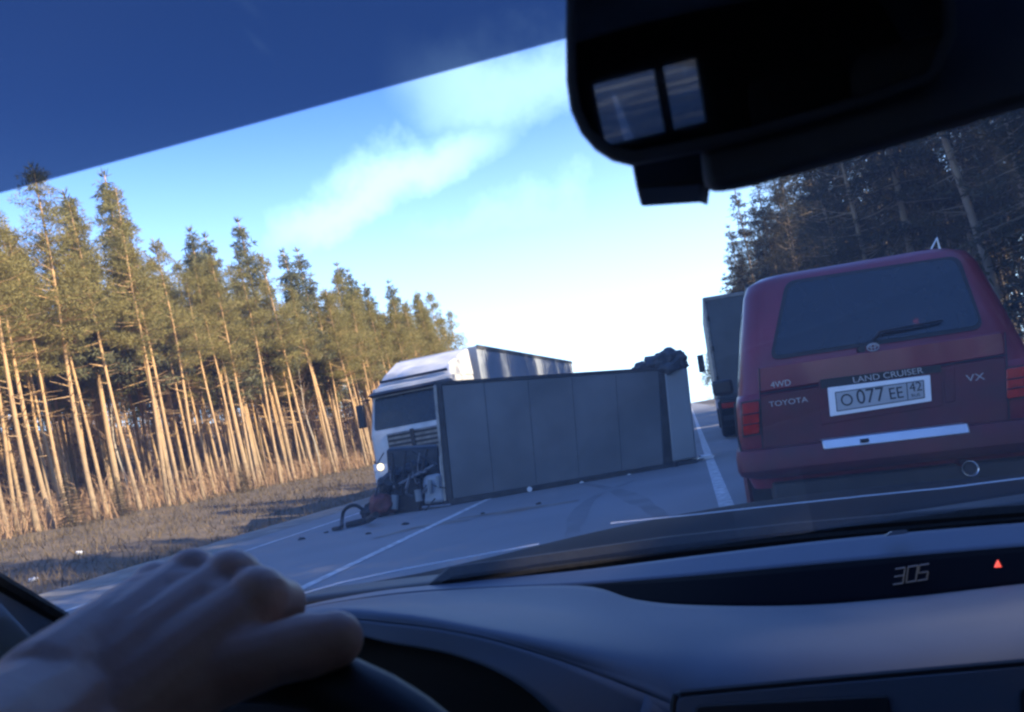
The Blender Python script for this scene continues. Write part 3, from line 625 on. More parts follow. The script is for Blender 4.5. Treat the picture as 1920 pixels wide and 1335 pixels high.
for s in (-1, 1):
    for y in (.95, 3.75):
        MB().tube([(s*.90, y + .45*math.cos(R_(t)), .40 + .44*math.sin(R_(t))) for t in range(-10, 191, 20)], .045, 6, flat=.6).build('wheel_flare', M['red_dusty'], LC)
    # side glass
    def sd(y, z): return Vector((s*((.865 - (z-1.12)*.1975) + .004), y, z))
    for y0, y1, y2, y3 in ((.30, 1.05, 1.05, .42), (1.15, 2.0, 2.0, 1.15), (2.1, 2.95, 2.62, 2.1)):
        MB().slab(rpoly([sd(y0, 1.16), sd(y1, 1.16), sd(y2, 1.68), sd(y3, 1.68)], .05), (-s*.008, 0, 0)).build('side_window', M['glass'], LC)
    MB().box((s*1.0, 2.75, 1.2), (.2, .09, .15)).build('door_mirror', M['black'], LC, bevel=.03)
    MB().tube([(s*.69, .55, 1.875), (s*.69, 2.3, 1.90)], .014, 6).build('roof_rail', M['black'], LC)
MB().slab([(-.68, 3.36, 1.13), (.68, 3.36, 1.13), (.60, 2.72, 1.72), (-.60, 2.72, 1.72)], (0, .012, .008)).build('windscreen', M['glass'], LC)
ring_body([(.80, 3.3, 4.55, .1, 1.08), (.78, 3.35, 4.5, .15, 1.14), (.6, 3.4, 4.3, .15, 1.16)], LC, 'bonnet', M['red_paint'])
# little bracket with an aerial stub on the roof edge
a0 = LCI @ aty(1745, 462, 5.72); a1 = LCI @ aty(1757, 446, 5.72); a2 = LCI @ aty(1762, 464, 5.72)
an = MB(); an.tube([a0 - Vector((0, 0, .02)), a1, a2 - Vector((0, 0, .02))], [.007, .010, .007], 6); an.build('aerial_bracket', M['lamp_clear'], LC)

# ------------------------------------------------------------------ dark box truck standing ahead of the off-roader
BT = thing('box_truck', 'dark grey box truck with tall rear doors queuing ahead of the red car', 'truck', (1.93, 21.9, 0), (0, R_(2.6), R_(-1.0)))
MB().box((0, 3.6, 2.42), (2.5, 7.2, 2.75)).build('cargo_box', M['van_grey'], BT, bevel=.03)
for s in (-1, 1):
    d = MB().box((s*.60, -.012, 2.42), (1.14, .04, 2.58)).build('rear_door', M['van_grey'], BT, bevel=.012)
    for z in (1.6, 2.4, 3.2): MB().box((s*1.17, -.035, z), (.06, .05, .14)).build('hinge', M['dark_metal'], d, bevel=.008)
    MB().tube([(s*.12, -.05, 1.2), (s*.12, -.05, 3.65)], .018, 6).build('lock_bar', M['steel'], d)
    MB().box((s*1.215, -.02, 2.42), (.07, .05, 2.72)).build('corner_post', M['steel'], BT, bevel=.01)
    MB().box((s*1.0, -.03, .86), (.34, .07, .14)).build('tail_lamp', M['red_lens'], BT, bevel=.01)
    MB().box((s*.93, .35, .62), (.5, .03, .62)).build('mud_flap', M['rubber'], BT)
    for y in (1.0, 2.1): wheel(BT, (s*.98, y, .5), (s, 0, 0), .5, .5)
    wheel(BT, (s*1.05, 8.0, .5), (s, 0, 0), .5, .3)
    MB().tube([(s*1.25, 8.9, 2.75), (s*1.42, 9.0, 2.8), (s*1.45, 9.0, 2.2), (s*1.25, 8.9, 2.15)], .02, 6).build('mirror_arm', M['black'], BT)
    MB().box((s*1.50, 9.0, 2.45), (.24, .12, .66)).build('side_mirror', M['black'], BT, bevel=.03)
MB().box((0, -.02, 3.74), (2.46, .06, .10)).build('top_rail', M['steel'], BT, bevel=.01)
MB().box((0, .05, .99), (2.4, .1, .10)).build('sill_rail', M['dark_metal'], BT, bevel=.01)
MB().box((0, .15, .52), (2.3, .1, .12)).build('underrun_bar', M['dark_metal'], BT, bevel=.01)
for s in (-.45, .45): MB().box((s, 4.5, .85), (.1, 8.6, .22)).build('frame_rail', M['dark_metal'], BT)
MB().rings([rrect(1.2, 7.5, 9.5, .15, z) for z in (.7, .9)] + [rrect(1.22, 7.5, 9.5, .15, 1.8), rrect(1.18, 7.5, 9.3, .18, 2.9), rrect(1.0, 7.6, 9.1, .2, 3.05)]).build('cab', M['white_paint'], BT, smooth=40)
for s in (-1, 1): MB().slab([(s*1.215, 8.2, 1.9), (s*1.215, 9.2, 1.9), (s*1.20, 9.1, 2.6), (s*1.20, 8.2, 2.6)], (s*.015, 0, 0)).build('cab_window', M['glass'], BT)

# ------------------------------------------------------------------ white lorry facing us, upright, past the wreck
TR = thing('semi_truck', 'upright white lorry with lit headlight and pale box trailer behind the overturned trailer', 'truck', (-7.12, 20.0, 0), (0, 0, R_(-4.0)))
# local: front at y=0, length towards +y
cabp = MB().rings([rrect(1.22, .10, 2.2, .12, .55), rrect(1.25, .02, 2.25, .14, .8), rrect(1.25, .0, 2.25, .14, 1.75), rrect(1.24, .05, 2.25, .14, 1.9), rrect(1.20, .30, 2.25, .16, 2.75), rrect(1.19, .36, 2.25, .16, 2.98), rrect(1.0, .6, 2.2, .2, 3.04)]).build('cab', M['white_paint'], TR, smooth=40)
MB().slab(rpoly([Vector((-1.10, .045, 1.86)), Vector((1.10, .045, 1.86)), Vector((1.06, .285, 2.72)), Vector((-1.06, .285, 2.72))], .08), (0, -.02, 0)).build('windscreen', M['glass'], TR)
MB().rings([rrect(1.16, .18, .7, .1, 2.76), rrect(1.20, .04, .7, .1, 2.80), rrect(1.16, .22, .7, .1, 2.88)]).build('sun_visor', M['dark_metal'], TR, smooth=40)
MB().hexa([Vector(p) for p in ((-1.12, .55, 2.98), (1.12, .55, 2.98), (1.20, 2.2, 2.98), (-1.20, 2.2, 2.98), (-1.0, .95, 3.36), (1.0, .95, 3.36), (1.16, 2.2, 3.80), (-1.16, 2.2, 3.80))]).build('roof_deflector', M['white_paint'], TR, bevel=.06, seg=3)
MB().box((0, .62, 3.16), (2.0, .06, .05), Matrix.Rotation(R_(-30), 3, 'X')).build('deflector_stripe', M['dark_metal'], TR)
MB().box((0, -.005, 1.32), (1.5, .05, .80)).build('grille_panel', M['steel'], TR, bevel=.02)
for k in range(6):
    MB().box((0, -.045, 1.02 + .125*k), (1.42, .04, .06)).build('grille_slat', M['black'], TR, bevel=.01)
MB().box((0, -.06, 1.36), (.10, .05, .78)).build('grille_bar', M['black'], TR, bevel=.01)
bm_ = MB().rings([rrect(1.18, -.06, .6, .14, .36), rrect(1.27, -.14, .6, .16, .46), rrect(1.27, -.14, .6, .16, .80), rrect(1.2, -.08, .6, .14, .90)]).build('front_bumper', M['white_paint'], TR, smooth=40)
for s in (-1, 1):
    hl = MB().slab(rpoly([Vector((s*.78, -.15, .80)), Vector((s*1.20, -.15, .80)), Vector((s*1.20, -.15, 1.0)), Vector((s*.80, -.15, .96))], .03), (0, .08, 0)).build('headlamp', M['lamp_clear'], TR)
    if s < 0: MB().lathe([(0, -.02), (.08, -.015), (.09, .0), (.09, .03)], (s*1.0, -.165, .895), (0, 1, 0), 18).build('lit_bulb', M['headlamp'], hl)
    MB().slab(rpoly([Vector((s*1.256, .35, 1.85)), Vector((s*1.256, 1.2, 1.85)), Vector((s*1.225, 1.15, 2.62)), Vector((s*1.225, .55, 2.62))], .06), (s*.006, 0, 0)).build('door_window', M['glass'], TR)
    MB().tube([(s*1.2, .25, 2.72), (s*1.42, .05, 2.7), (s*1.42, .05, 2.0)], .025, 6).build('mirror_arm', M['black'], TR)
    MB().box((s*1.44, .08, 2.3), (.22, .12, .62)).build('side_mirror', M['black'], TR, bevel=.03)
    wheel(TR, (s*1.05, 1.25, .5), (s, 0, 0), .5, .3)
    for y in (4.9,): wheel(TR, (s*.95, y, .5), (s, 0, 0), .5, .55)
    for y in (11.2, 12.5, 13.8): wheel(TR, (s*1.02, y, .5), (s, 0, 0), .5, .38)
    MB().lathe([(0, -.6), (.30, -.6), (.33, -.55), (.33, .55), (.30, .6), (0, .6)], (s*.95, 3.2, .72), (0, 1, 0), 18).build('fuel_tank', M['steel'], TR)
    MB().box((s*.42, 3.6, .9), (.09, 5.2, .26)).build('frame_rail', M['dark_metal'], TR)
MB().box((0, 9.3, 2.55), (2.5, 13.2, 2.66)).build('trailer_body', M['curtain'], TR, bevel=.03)
MB().box((0, 9.3, 1.12), (2.3, 13.0, .18)).build('trailer_floor', M['dark_metal'], TR)
for s in (-1, 1):
    MB().box((s*1.255, 9.3, 3.84), (.03, 13.2, .12)).build('curtain_rail', M['steel'], TR)
    for k in range(6): MB().box((s*1.262, 3.4 + 2.3*k, 2.55), (.025, .05, 2.5)).build('curtain_strap', M['curtain'], TR)

# ------------------------------------------------------------------ overturned box trailer across the road
OT = thing('overturned_trailer', 'dark grey box trailer overturned on its side across the road with its roof facing us', 'trailer', (-2.5, 15.6, 0))
OTL = Vector((-2.5, 15.6, 0))
def L_(p): return Vector(p) - OTL
BL, BR = atz(849, 947, 0.0), atz(1303, 868, 0.0)
back = Vector((BL.y - BR.y, BR.x - BL.x, 0)).normalized()
ydir = (BR - BL).normalized(); nf = ydir.cross(Vector((0, 0, 1))).normalized()
def onface(px, py, off=0.0, lean=0.06):     # point on the (slightly leaning) roof face
    n = (nf + Vector((0, 0, 1))*lean).normalized(); return atp(px, py, BL - nf*off*0 + n*off, n)
def face_box(pix, depth, name, m, parent, off=0.0, bevel=.03):
    p = [L_(onface(*q, off)) for q in pix]    # bl, br, tr, tl
    b = -nf*depth if nf.y < 0 else nf*depth
    if b.y < 0: b = -b
    return MB().hexa([p[0], p[1], p[1] + b, p[0] + b, p[3], p[2], p[2] + b + Vector((0, 0, -.05)), p[3] + b]).build(name, m, parent, bevel=bevel)
face_box([(846, 938), (1246, 872), (1236, 692), (822, 722)], 2.35, 'roof_panel', M['roof_skin'], OT)
face_box([(1262, 866), (1307, 858), (1289, 690), (1246, 694)], 2.30, 'end_panel', M['end_skin'], OT, .012)
face_box([(1244, 874), (1264, 869), (1250, 690), (1234, 694)], 2.2, 'seam_post', M['dark_metal'], OT, -.02, .01)
face_box([(842, 948), (1308, 868), (1307, 860), (841, 937)], 2.2, 'bottom_rail', M['dark_metal'], OT, .03, .015)
face_box([(838, 940), (850, 938), (828, 718), (814, 720)], 2.3, 'front_post', M['dark_metal'], OT, .025, .015)
face_box([(832, 940), (837, 939), (818, 722), (812, 722)], .06, 'front_trim', M['steel'], OT, .05, .004)
face_box([(815, 722), (1238, 693), (1236, 688), (814, 716)], 2.3, 'top_rail', M['dark_metal'], OT, .02, .01)
for f_ in (.2, .4, .6, .8):
    a_ = L_(onface(846 + 400*f_, 934 - 66*f_, .004)); b_ = L_(onface(824 + 412*f_, 722 - 29*f_, .004))
    MB().tube([a_, b_], .008, 4).build('panel_seam', M['roof_seam'], OT)
for px, py in ((993, 917), (1091, 907), (1180, 893)):
    c = L_(onface(px, py, .075)); MB().lathe([(0, -.05), (.045, -.04), (.05, 0), (.05, .04)], c, -nf if nf.y > 0 else nf, 12).build('marker_lamp', M['lamp_clear'], OT)
# strut hanging at the right
MB().tube([L_(onface(1268, 866, .10)), L_(onface(1266, 890, .16)), L_(onface(1264, 908, .20))], [.05, .04, .03], 6).build('bent_strut', M['dark_metal'], OT)
# torn tarp bunched over the upper corner
def lump(c, r, seed, sq=(1, 1, 1), amp=.35, sub=4):
    bm = bmesh.new(); bmesh.ops.create_icosphere(bm, subdivisions=sub, radius=1)
    for v in bm.verts:
        d = v.co.normalized(); f = 1 + amp*noise.noise(d*1.7 + Vector((seed, 0, 0))) + amp*.5*noise.noise(d*4.5 + Vector((0, seed, 0)))
        v.co = Vector((d.x*sq[0], d.y*sq[1], d.z*sq[2]))*r*f + Vector(c)
    mb_ = MB(); mb_.v = [tuple(v.co) for v in bm.verts]; mb_.f = [tuple(v.index for v in f.verts) for f in bm.faces]; bm.free(); return mb_
tp = MB()
for px, py, r, sd_ in ((1256, 672, .24, 1), (1232, 683, .24, 2), (1266, 682, .20, 3), (1204, 691, .16, 4), (1248, 688, .28, 5)):
    a = lump(L_(onface(px, py, -.22)), r, sd_, (1.25, 1.1, .8)); tp.add(a.v, a.f)
tp.build('torn_tarp', M['tarp'], OT, smooth=60)
# running gear on the far side (underside points away from us)
bb = -nf if nf.y < 0 else nf
for k, f in enumerate((.18, .42)):
    base = L_(BL.lerp(BR, f)) + bb*2.75
    MB().tube([base + Vector((0, 0, .3)), base + Vector((0, 0, 2.1))], .07, 8).build('axle', M['dark_metal'], OT)
    for z in (.35, 1.95): wheel(OT, base + Vector((0, 0, z)), (0, 0, 1 if z > 1 else -1), .48, .34)
for f in (.3, .7):
    p0 = L_(BL.lerp(BR, .08)) + bb*2.42 + Vector((0, 0, .6 + f)); p1 = L_(BL.lerp(BR, .92)) + bb*2.42 + Vector((0, 0, .6 + f))
    MB().tube([p0, p1], .07, 6).build('chassis_rail', M['dark_metal'], OT)

# ------------------------------------------------------------------ wreckage in front of the trailer
WR = thing('wrecked_chassis', 'heap of dark crushed truck wreckage with hose at the front of the overturned trailer', 'wreckage', (-5.7, 15.4, 0))
WL = Vector((-5.7, 15.4, 0))
def w_(px, py, y): return aty(px, py, y) - WL
MB().hexa([w_(733, 962, 15.3), w_(828, 948, 15.3), w_(828, 930, 16.6), w_(740, 945, 16.6), w_(724, 842, 15.6), w_(822, 836, 15.5), w_(822, 832, 16.6), w_(730, 838, 16.6)]).build('crushed_cab', M['dark_metal'], WR, bevel=.06, seg=3)
MB().tube([w_(738, 914, 15.0), w_(815, 872, 15.05)], .035, 8).build('bent_rod', M['steel'], WR)
# white axle / tank pieces
MB().hexa([w_(786, 948, 14.95), w_(836, 942, 14.95), w_(836, 938, 15.3), w_(786, 944, 15.3), w_(796, 892, 15.05), w_(828, 886, 15.05), w_(828, 886, 15.3), w_(796, 892, 15.3)]).build('gearbox', M['curtain'], WR, bevel=.08, seg=3)
for a, b, r in (((806, 925), (806, 900), .05), ((822, 915), (820, 892), .04), ((786, 940), (783, 918), .07)):
    MB().tube([w_(*a, 14.9), w_(*b, 14.92)], r, 8).build('pipe', M['end_skin'], WR)
MB().tube([w_(792, 952, 14.85), w_(845, 947, 14.9)], .035, 6).build('rail', M['steel'], WR)
MB().tube([w_(739, 955, 14.9), w_(741, 928, 14.95)], .075, 10).build('air_tank', M['end_skin'], WR)
wheel(WR, w_(768, 935, 15.15), (-.35, -1, .12), .42, .3)
rb = lump(w_(716, 946, 14.9), .26, 9, (1.0, .9, .95), .3, 3); rb.build('engine_block', M['rusty_red'], WR, smooth=30)
for i, (px, py, r) in enumerate(((700, 958, .2), (688, 962, .14), (728, 905, .2), (722, 925, .2), (745, 890, .22), (780, 880, .25))):
    lump(w_(px, py, 15.0 + .08*i), r, 20+i, (1, 1, .8), .45, 3).build('crumpled_part', M['dark_metal'], WR, smooth=30)
for a, b in (((735, 850), (742, 925)), ((760, 845), (752, 930)), ((800, 842), (790, 890)), ((775, 846), (820, 872)), ((700, 965), (760, 952))):
    MB().tube([w_(*a, 15.1), w_(*b, 15.0)], .028, 6).build('bracket', M['dark_metal'], WR)
rw4 = random.Random(8)
for i in range(16):
    a_ = (rw4.uniform(690, 825), rw4.uniform(845, 950)); b_ = (a_[0] + rw4.uniform(-40, 40), a_[1] + rw4.uniform(5, 45)); y_ = rw4.uniform(14.75, 15.1)
    m_ = ((a_[0]+b_[0])/2 + rw4.uniform(-14, 14), (a_[1]+b_[1])/2 + rw4.uniform(0, 18))
    MB().tube(catmull([w_(*a_, y_), w_(*m_, y_ - .08), w_(*b_, y_)], 4), rw4.choice((.012, .016, .03)), 5).build('cable', M[rw4.choice(('rubber', 'dark_metal', 'steel'))], WR)
hs = [atz(625, 992, .03), atz(640, 988, .06), aty(641, 975, 14.6), aty(645, 958, 14.7), aty(656, 949, 14.75), aty(668, 948, 14.8), aty(680, 955, 14.8)]
MB().tube([p - WL for p in catmull(hs, 5)], .035, 7).build('hose', M['rubber'], WR)
MB().tube([atz(650, 985, .05) - WL, atz(690, 975, .08) - WL, atz(705, 965, .2) - WL], .06, 7).build('hose', M['rubber'], WR)
# fragments on the asphalt
r4 = random.Random(3)
FR = [(565, 1010, .045), (612, 998, .03), (690, 1000, .03), (1320, 858, .10), (760, 982, .04), (905, 962, .025), (1010, 944, .03)]
for i, (px, py, r) in enumerate(FR):
    p = atz(px, py, r*.45); o = lump((0, 0, 0), r, 40+i, (1.5, .8, .6), .9, 2).build('debris_fragment', M['dark_metal'] if i != 3 else M['lamp_clear'], smooth=0)
    o.location = p
    if i == 3: tag(o, 'pale plastic fragment on the white line at the end of the overturned trailer', 'debris')
    else: tag(o, 'small dark broken fragment lying on the asphalt near the wreck', 'debris', 'fragments around the wreck')
for i, (px, py) in enumerate(((150, 1050), (62, 1087), (330, 1040))):
    p = atz(px, py, -.1); o = lump((0, 0, 0), .09, 70+i, (1.2, 1, .6), .4, 2).build('stone', M['lamp_clear'], smooth=0); o.location = (p.x, p.y, gz(p.x, p.y) + .05 if p.x < -9.4 else .04)
    tag(o, 'pale litter scrap lying on the dark verge beside the road', 'litter', 'scraps on the verge')

# ------------------------------------------------------------------ our own car: the cabin we look out of
CAR = thing('car_cabin', 'dim grey car cabin with dashboard, windscreen and visors framing the view', 'car', (0.1, 0, 0))
CO = Vector((0.1, 0, 0))
def C_(p): return Vector(p) - CO
def cr(row): return [C_(aty(px, py, y)) for px, py, y in row]
# windscreen: curved sheet between base and header
def ws_base(u): return Vector((.1 + .85*u, 1.30 - .48*u*u, .925 + .095*u*u))
def ws_head(u): return Vector((.1 + .72*u, .27 - .13*u*u, 1.475 - .03*u*u))
def ws(u, v): p = ws_base(u).lerp(ws_head(u), v); return p + Vector((0, .05, .06))*(v*(1-v))*1.2
US = [i/12 - 1 for i in range(25)]
wsc = MB().rings([[C_(ws(u, v/8)) for u in US] for v in range(9)], close=False, cap=(False, False)).build('windscreen', M['windshield'], CAR, smooth=60, recalc=False)
def on_ws(px, py, off=.004):       # where a pixel ray meets the windscreen sheet
    d = ray(px, py); best = None
    lo, hi = .25, 2.5
    for i in range(400):
        t = lo + (hi-lo)*i/400; p = EYE + d*t
        u = (p.x - .1)/.8
        for _ in range(4):
            den = (1.30 - .48*u*u) - (.27 - .13*u*u); v = ((1.30 - .48*u*u) - p.y)/den; v = max(0, min(1, v)); u = (p.x - .1)/(.85*(1-v) + .72*v)
        if ws(u, v).z <= p.z if d.z > 0 else ws(u, v).y <= p.y: best = p; break
        best = p
    return best - d.normalized()*off
refl = [on_ws(px, py) for px, py in ((535, 1122), (640, 1092), (760, 1066), (880, 1044), (1010, 1020))]
refl2 = [on_ws(px, py) for px, py in ((1145, 981), (1300, 965), (1450, 948), (1620, 930), (1780, 914), (1945, 893))]
for c_ in (refl, refl2): MB().tube([C_(p) for p in c_], .0009, 5).build('reflection_line', M['plate_frame'], wsc)  # bright tubes on the glass stand in for reflections of the dash edge

# dashboard ---------------------------------------------------------------
strip = sheet([cr([(300, 1215, .80), (540, 1147, .98), (700, 1114, 1.10), (850, 1097, 1.15), (1085, 1073, 1.19), (1300, 1046, 1.20), (1500, 1022, 1.19), (1700, 1002, 1.16), (2000, 978, 1.08), (2250, 965, .95)]),
               cr([(300, 1222, .78), (540, 1151, .95), (700, 1122, 1.06), (850, 1108, 1.10), (1085, 1099, 1.13), (1300, 1082, 1.14), (1500, 1063, 1.13), (1700, 1045, 1.10), (2000, 1021, 1.03), (2250, 1012, .9)])], 'dash_top_strip', M['dash_strip'], None, .006)
DB = bpy.data.objects.new('dashboard', None); COL.objects.link(DB); DB.parent = CAR; DB.empty_display_size = .1
strip.parent = DB
padrows = [cr([(300, 1222, .78), (540, 1152, .95), (700, 1124, 1.05), (850, 1110, 1.09), (1085, 1102, 1.10), (1190, 1128, 1.05), (1300, 1139, 1.03), (1500, 1140, 1.02), (1700, 1125, 1.0), (2000, 1092, .94), (2250, 1080, .85)]),
           cr([(310, 1222, .76), (560, 1152, .90), (715, 1136, .97), (870, 1132, .99), (1075, 1145, .98), (1205, 1178, .93), (1320, 1195, .91), (1500, 1193, .90), (1700, 1178, .89), (2000, 1150, .85), (2250, 1135, .8)]),
           cr([(320, 1222, .74), (585, 1150, .84), (740, 1151, .84), (900, 1174, .84), (1065, 1207, .83), (1215, 1240, .83), (1330, 1262, .83), (1500, 1252, .83), (1700, 1236, .82), (2000, 1212, .80), (2250, 1200, .76)]),
           cr([(330, 1232, .735), (598, 1166, .825), (742, 1170, .82), (895, 1194, .815), (1052, 1240, .81), (1210, 1300, .80), (1330, 1350, .80), (1500, 1340, .80), (1700, 1325, .79), (2000, 1300, .78), (2250, 1290, .74)])]
pad = sheet(padrows, 'dash_pad', M['dash'], DB, .006)
# lower lip of the instrument hood, and the dark recess behind it
sheet([padrows[3][:7], cr([(340, 1250, .735), (610, 1190, .82), (742, 1208, .815), (862, 1232, .81), (975, 1285, .80), (1120, 1400, .79), (1330, 1460, .79)])], 'instrument_hood', M['dash'], DB, .006)
sheet([padrows[3][5:], cr([(1150, 1520, .77), (1330, 1560, .77), (1500, 1550, .77), (1700, 1540, .76), (2000, 1520, .75), (2250, 1500, .72)])], 'dash_face', M['dash'], DB, .006)
sheet([cr([(200, 1220, .92), (560, 1160, .99), (860, 1190, 1.0), (1150, 1300, 1.0)]), cr([(200, 1700, .9), (560, 1700, .95), (860, 1700, .95), (1150, 1700, .95)])], 'instrument_recess', M['dash_dark'], DB, .006)
# display lens
lens = sheet([cr([(1085, 1100, 1.128), (1190, 1092, 1.132), (1300, 1083, 1.135), (1500, 1064, 1.125), (1700, 1046, 1.095), (2000, 1022, 1.025), (2250, 1013, .9)]),
              cr([(1085, 1103, 1.108), (1190, 1130, 1.058), (1300, 1141, 1.038), (1500, 1142, 1.028), (1700, 1127, 1.008), (2000, 1094, .948), (2250, 1082, .86)])], 'display_lens', M['lens'], DB, .004)
# seven segment digits 3 0 5
def lens_pt(px, py, lift=.012):
    p = aty(px, py, 1.045 - (px-1700)*.00022); return C_(p - ray(px, py).normalized()*lift)
SEG = {'3': 'abgcd', '0': 'abcdef', '5': 'afgcd'}
def digit(ch, cx, cy):
    w, h = 9.0, 14.5; sx = lambda a, b: (cx + a*w + b*2.0, cy - b*h - a*w*.16)
    S = {'a': ((-1, 1), (1, 1)), 'g': ((-1, 0), (1, 0)), 'd': ((-1, -1), (1, -1)), 'f': ((-1, 1), (-1, 0)), 'b': ((1, 1), (1, 0)), 'e': ((-1, 0), (-1, -1)), 'c': ((1, 0), (1, -1))}
    for s in SEG[ch]:
        a, b = S[s]; MB().tube([lens_pt(*sx(*a)), lens_pt(*sx(*b))], .0016, 4, flat=.5).build('digit_segment', M['digit'], lens)
digit('3', 1686, 1080); digit('0', 1710, 1076); digit('5', 1731, 1073)
c_ = [lens_pt(1872 + a, 1058 + b) for a, b in ((-6, 6), (6, 5), (0, -7))]
MB().slab(c_, (0, .003, 0)).build('warning_lamp', M['warn'], lens)
# centre stack panel with dark audio unit
def face(px, py, off=0.0): return C_(aty(px, py, .778 - (px-1260)*.00003 - off - (py-1300)*.00006))
cp = MB().slab(rpoly([face(1266, 1480), face(1266, 1305), face(2000, 1241), face(2000, 1430)], .012), (0, .006, 0)).build('centre_panel', M['dash'], DB, bevel=.002)
MB().tube([face(1262, 1480, -.002), face(1262, 1318, -.002), face(1266, 1305, -.002), face(1276, 1300, -.002), face(1500, 1279, -.002), face(1750, 1257, -.002), face(2000, 1235, -.002)], .0032, 6).build('panel_gap', M['dash_dark'], DB)
au = MB().slab(rpoly([face(1303, 1480, .003), face(1303, 1322, .003), face(1668, 1303, .003), face(1684, 1480, .003)], .006), (0, .006, 0)).build('audio_unit', M['dash_dark'], DB, bevel=.002)
MB().slab(rpoly([face(1918, 1400, .003), face(1914, 1294, .003), face(1960, 1288, .003), face(1960, 1400, .003)], .004), (0, .005, 0)).build('panel_button', M['dash_dark'], DB)
MB().slab(rpoly([lens_pt(1660, 1005, -.06), lens_pt(1705, 999, -.06), lens_pt(1700, 993, -.06), lens_pt(1675, 995, -.06)], .002), (0, .02, -.004)).build('sun_sensor', M['dash_strip'], DB, bevel=.002)

# wipers, cowl and bonnet outside the glass ---------------------------------
cow = sheet([[C_(ws_base(u) + Vector((0, .015, -.012))) for u in US], [C_(ws_base(u) + Vector((0, .16, -.02))) for u in US]], 'cowl_panel', M['black'], CAR, .006, 1, 2)
sheet([[C_(ws_base(u) + Vector((0, .165, -.025))) for u in US], [C_(Vector((.1 + .84*u, 1.75 - .2*u*u, .92 - .05*u*u))) for u in US], [C_(Vector((.1 + .80*u, 2.25 - .3*u*u, .83 - .07*u*u))) for u in US]], 'bonnet', M['hood_paint'], CAR, .008, 1, 6)
def wiper(pix, rads, arm):
    b_ = MB().tube([C_(on_ws(px, py, -.018)) for px, py in pix], rads, 6).build('wiper_blade', M['rubber'], CAR)
    MB().tube([C_(on_ws(px, py, -.034)) for px, py in arm], [.009]*len(arm), 6).build('wiper_arm', M['black'], b_)
wiper([(815, 1102), (1000, 1072), (1250, 1036), (1500, 1008), (1760, 984), (2000, 965)], [.004, .010, .012, .012, .011, .008], [(1050, 1062), (1300, 1022), (1560, 990), (1800, 972)])
wiper([(800, 1108), (845, 1078), (1000, 1056), (1250, 1020), (1500, 992), (1760, 970), (2000, 952)], [.006, .014, .013, .013, .012, .012, .010], [(1400, 1002), (1700, 975), (1950, 955)])

# header, headliner, pillars, doors -----------------------------------------
hl_rows = [[C_(ws_head(u) + Vector((0, .0, .0))) for u in US], [C_(ws_head(u)*Vector((1, 0, 1)) + Vector((0, .12 - .10*u*u, .008))) for u in US], [C_(Vector((.1 + .66*u, -.3, 1.475 - .04*u*u))) for u in US], [C_(Vector((.1 + .64*u, -1.2, 1.45 - .05*u*u))) for u in US], [C_(Vector((.1 + .60*u, -1.75, 1.38 - .05*u*u))) for u in US]]
sheet(hl_rows, 'headliner', M['liner'], CAR, .02, 1, 5)
for s in (-1, 1):
    pl = [ws_base(s*1.0).lerp(ws_head(s*1.0), t) for t in (-.05, .25, .5, .75, 1.0)]
    MB().tube([C_(p + Vector((0, 0, .004))) for p in pl], .0085, 8).build('pillar_seal', M['rubber'], CAR)
    inn = Vector((s*.015, -.115, -.03))
    sheet([[C_(p + Vector((0, -.006, -.004))) for p in pl], [C_(p + inn*.5 + Vector((-s*.012, 0, 0))) for p in pl], [C_(p + inn) for p in pl]], 'pillar_trim', M['trim'], CAR, .006, 4, 4)
    # door: lower panel with sill, rear pillar
    X0 = .1 + s*.80
    MB().hexa([C_(Vector(p)) for p in ((X0, -1.2, .3), (X0 + s*.08, -1.2, .3), (X0 + s*.08, .80, .3), (X0, .80, .3), (X0 - s*.02, -1.2, .96), (X0 + s*.06, -1.2, .96), (X0 + s*.06, .80, .985), (X0 - s*.02, .80, .985))]).build('door_panel', M['trim'], CAR, bevel=.02)
    MB().hexa([C_(Vector(p)) for p in ((X0 - s*.02, -.42, .95), (X0 + s*.04, -.42, .95), (X0 + s*.04, -.30, .95), (X0 - s*.02, -.30, .95), (.1 + s*.66, -.46, 1.45), (.1 + s*.70, -.46, 1.45), (.1 + s*.70, -.34, 1.45), (.1 + s*.66, -.34, 1.45))]).build('centre_pillar', M['trim'], CAR, bevel=.01)
    MB().hexa([C_(Vector(p)) for p in ((X0 - s*.06, -1.55, .95), (X0 + s*.04, -1.55, .95), (X0 + s*.04, -1.15, .95), (X0 - s*.06, -1.15, .95), (.1 + s*.60, -1.75, 1.38), (.1 + s*.66, -1.75, 1.38), (.1 + s*.66, -1.15, 1.42), (.1 + s*.62, -1.15, 1.42))]).build('rear_pillar', M['trim'], CAR, bevel=.01)
    rl = [ws_head(s*1.0), Vector((.1 + s*.69, -.1, 1.45)), Vector((.1 + s*.67, -1.0, 1.44)), Vector((.1 + s*.62, -1.75, 1.36))]
    MB().tube([C_(p) for p in catmull(rl, 4)], .028, 8).build('roof_rail_trim', M['liner'], CAR)

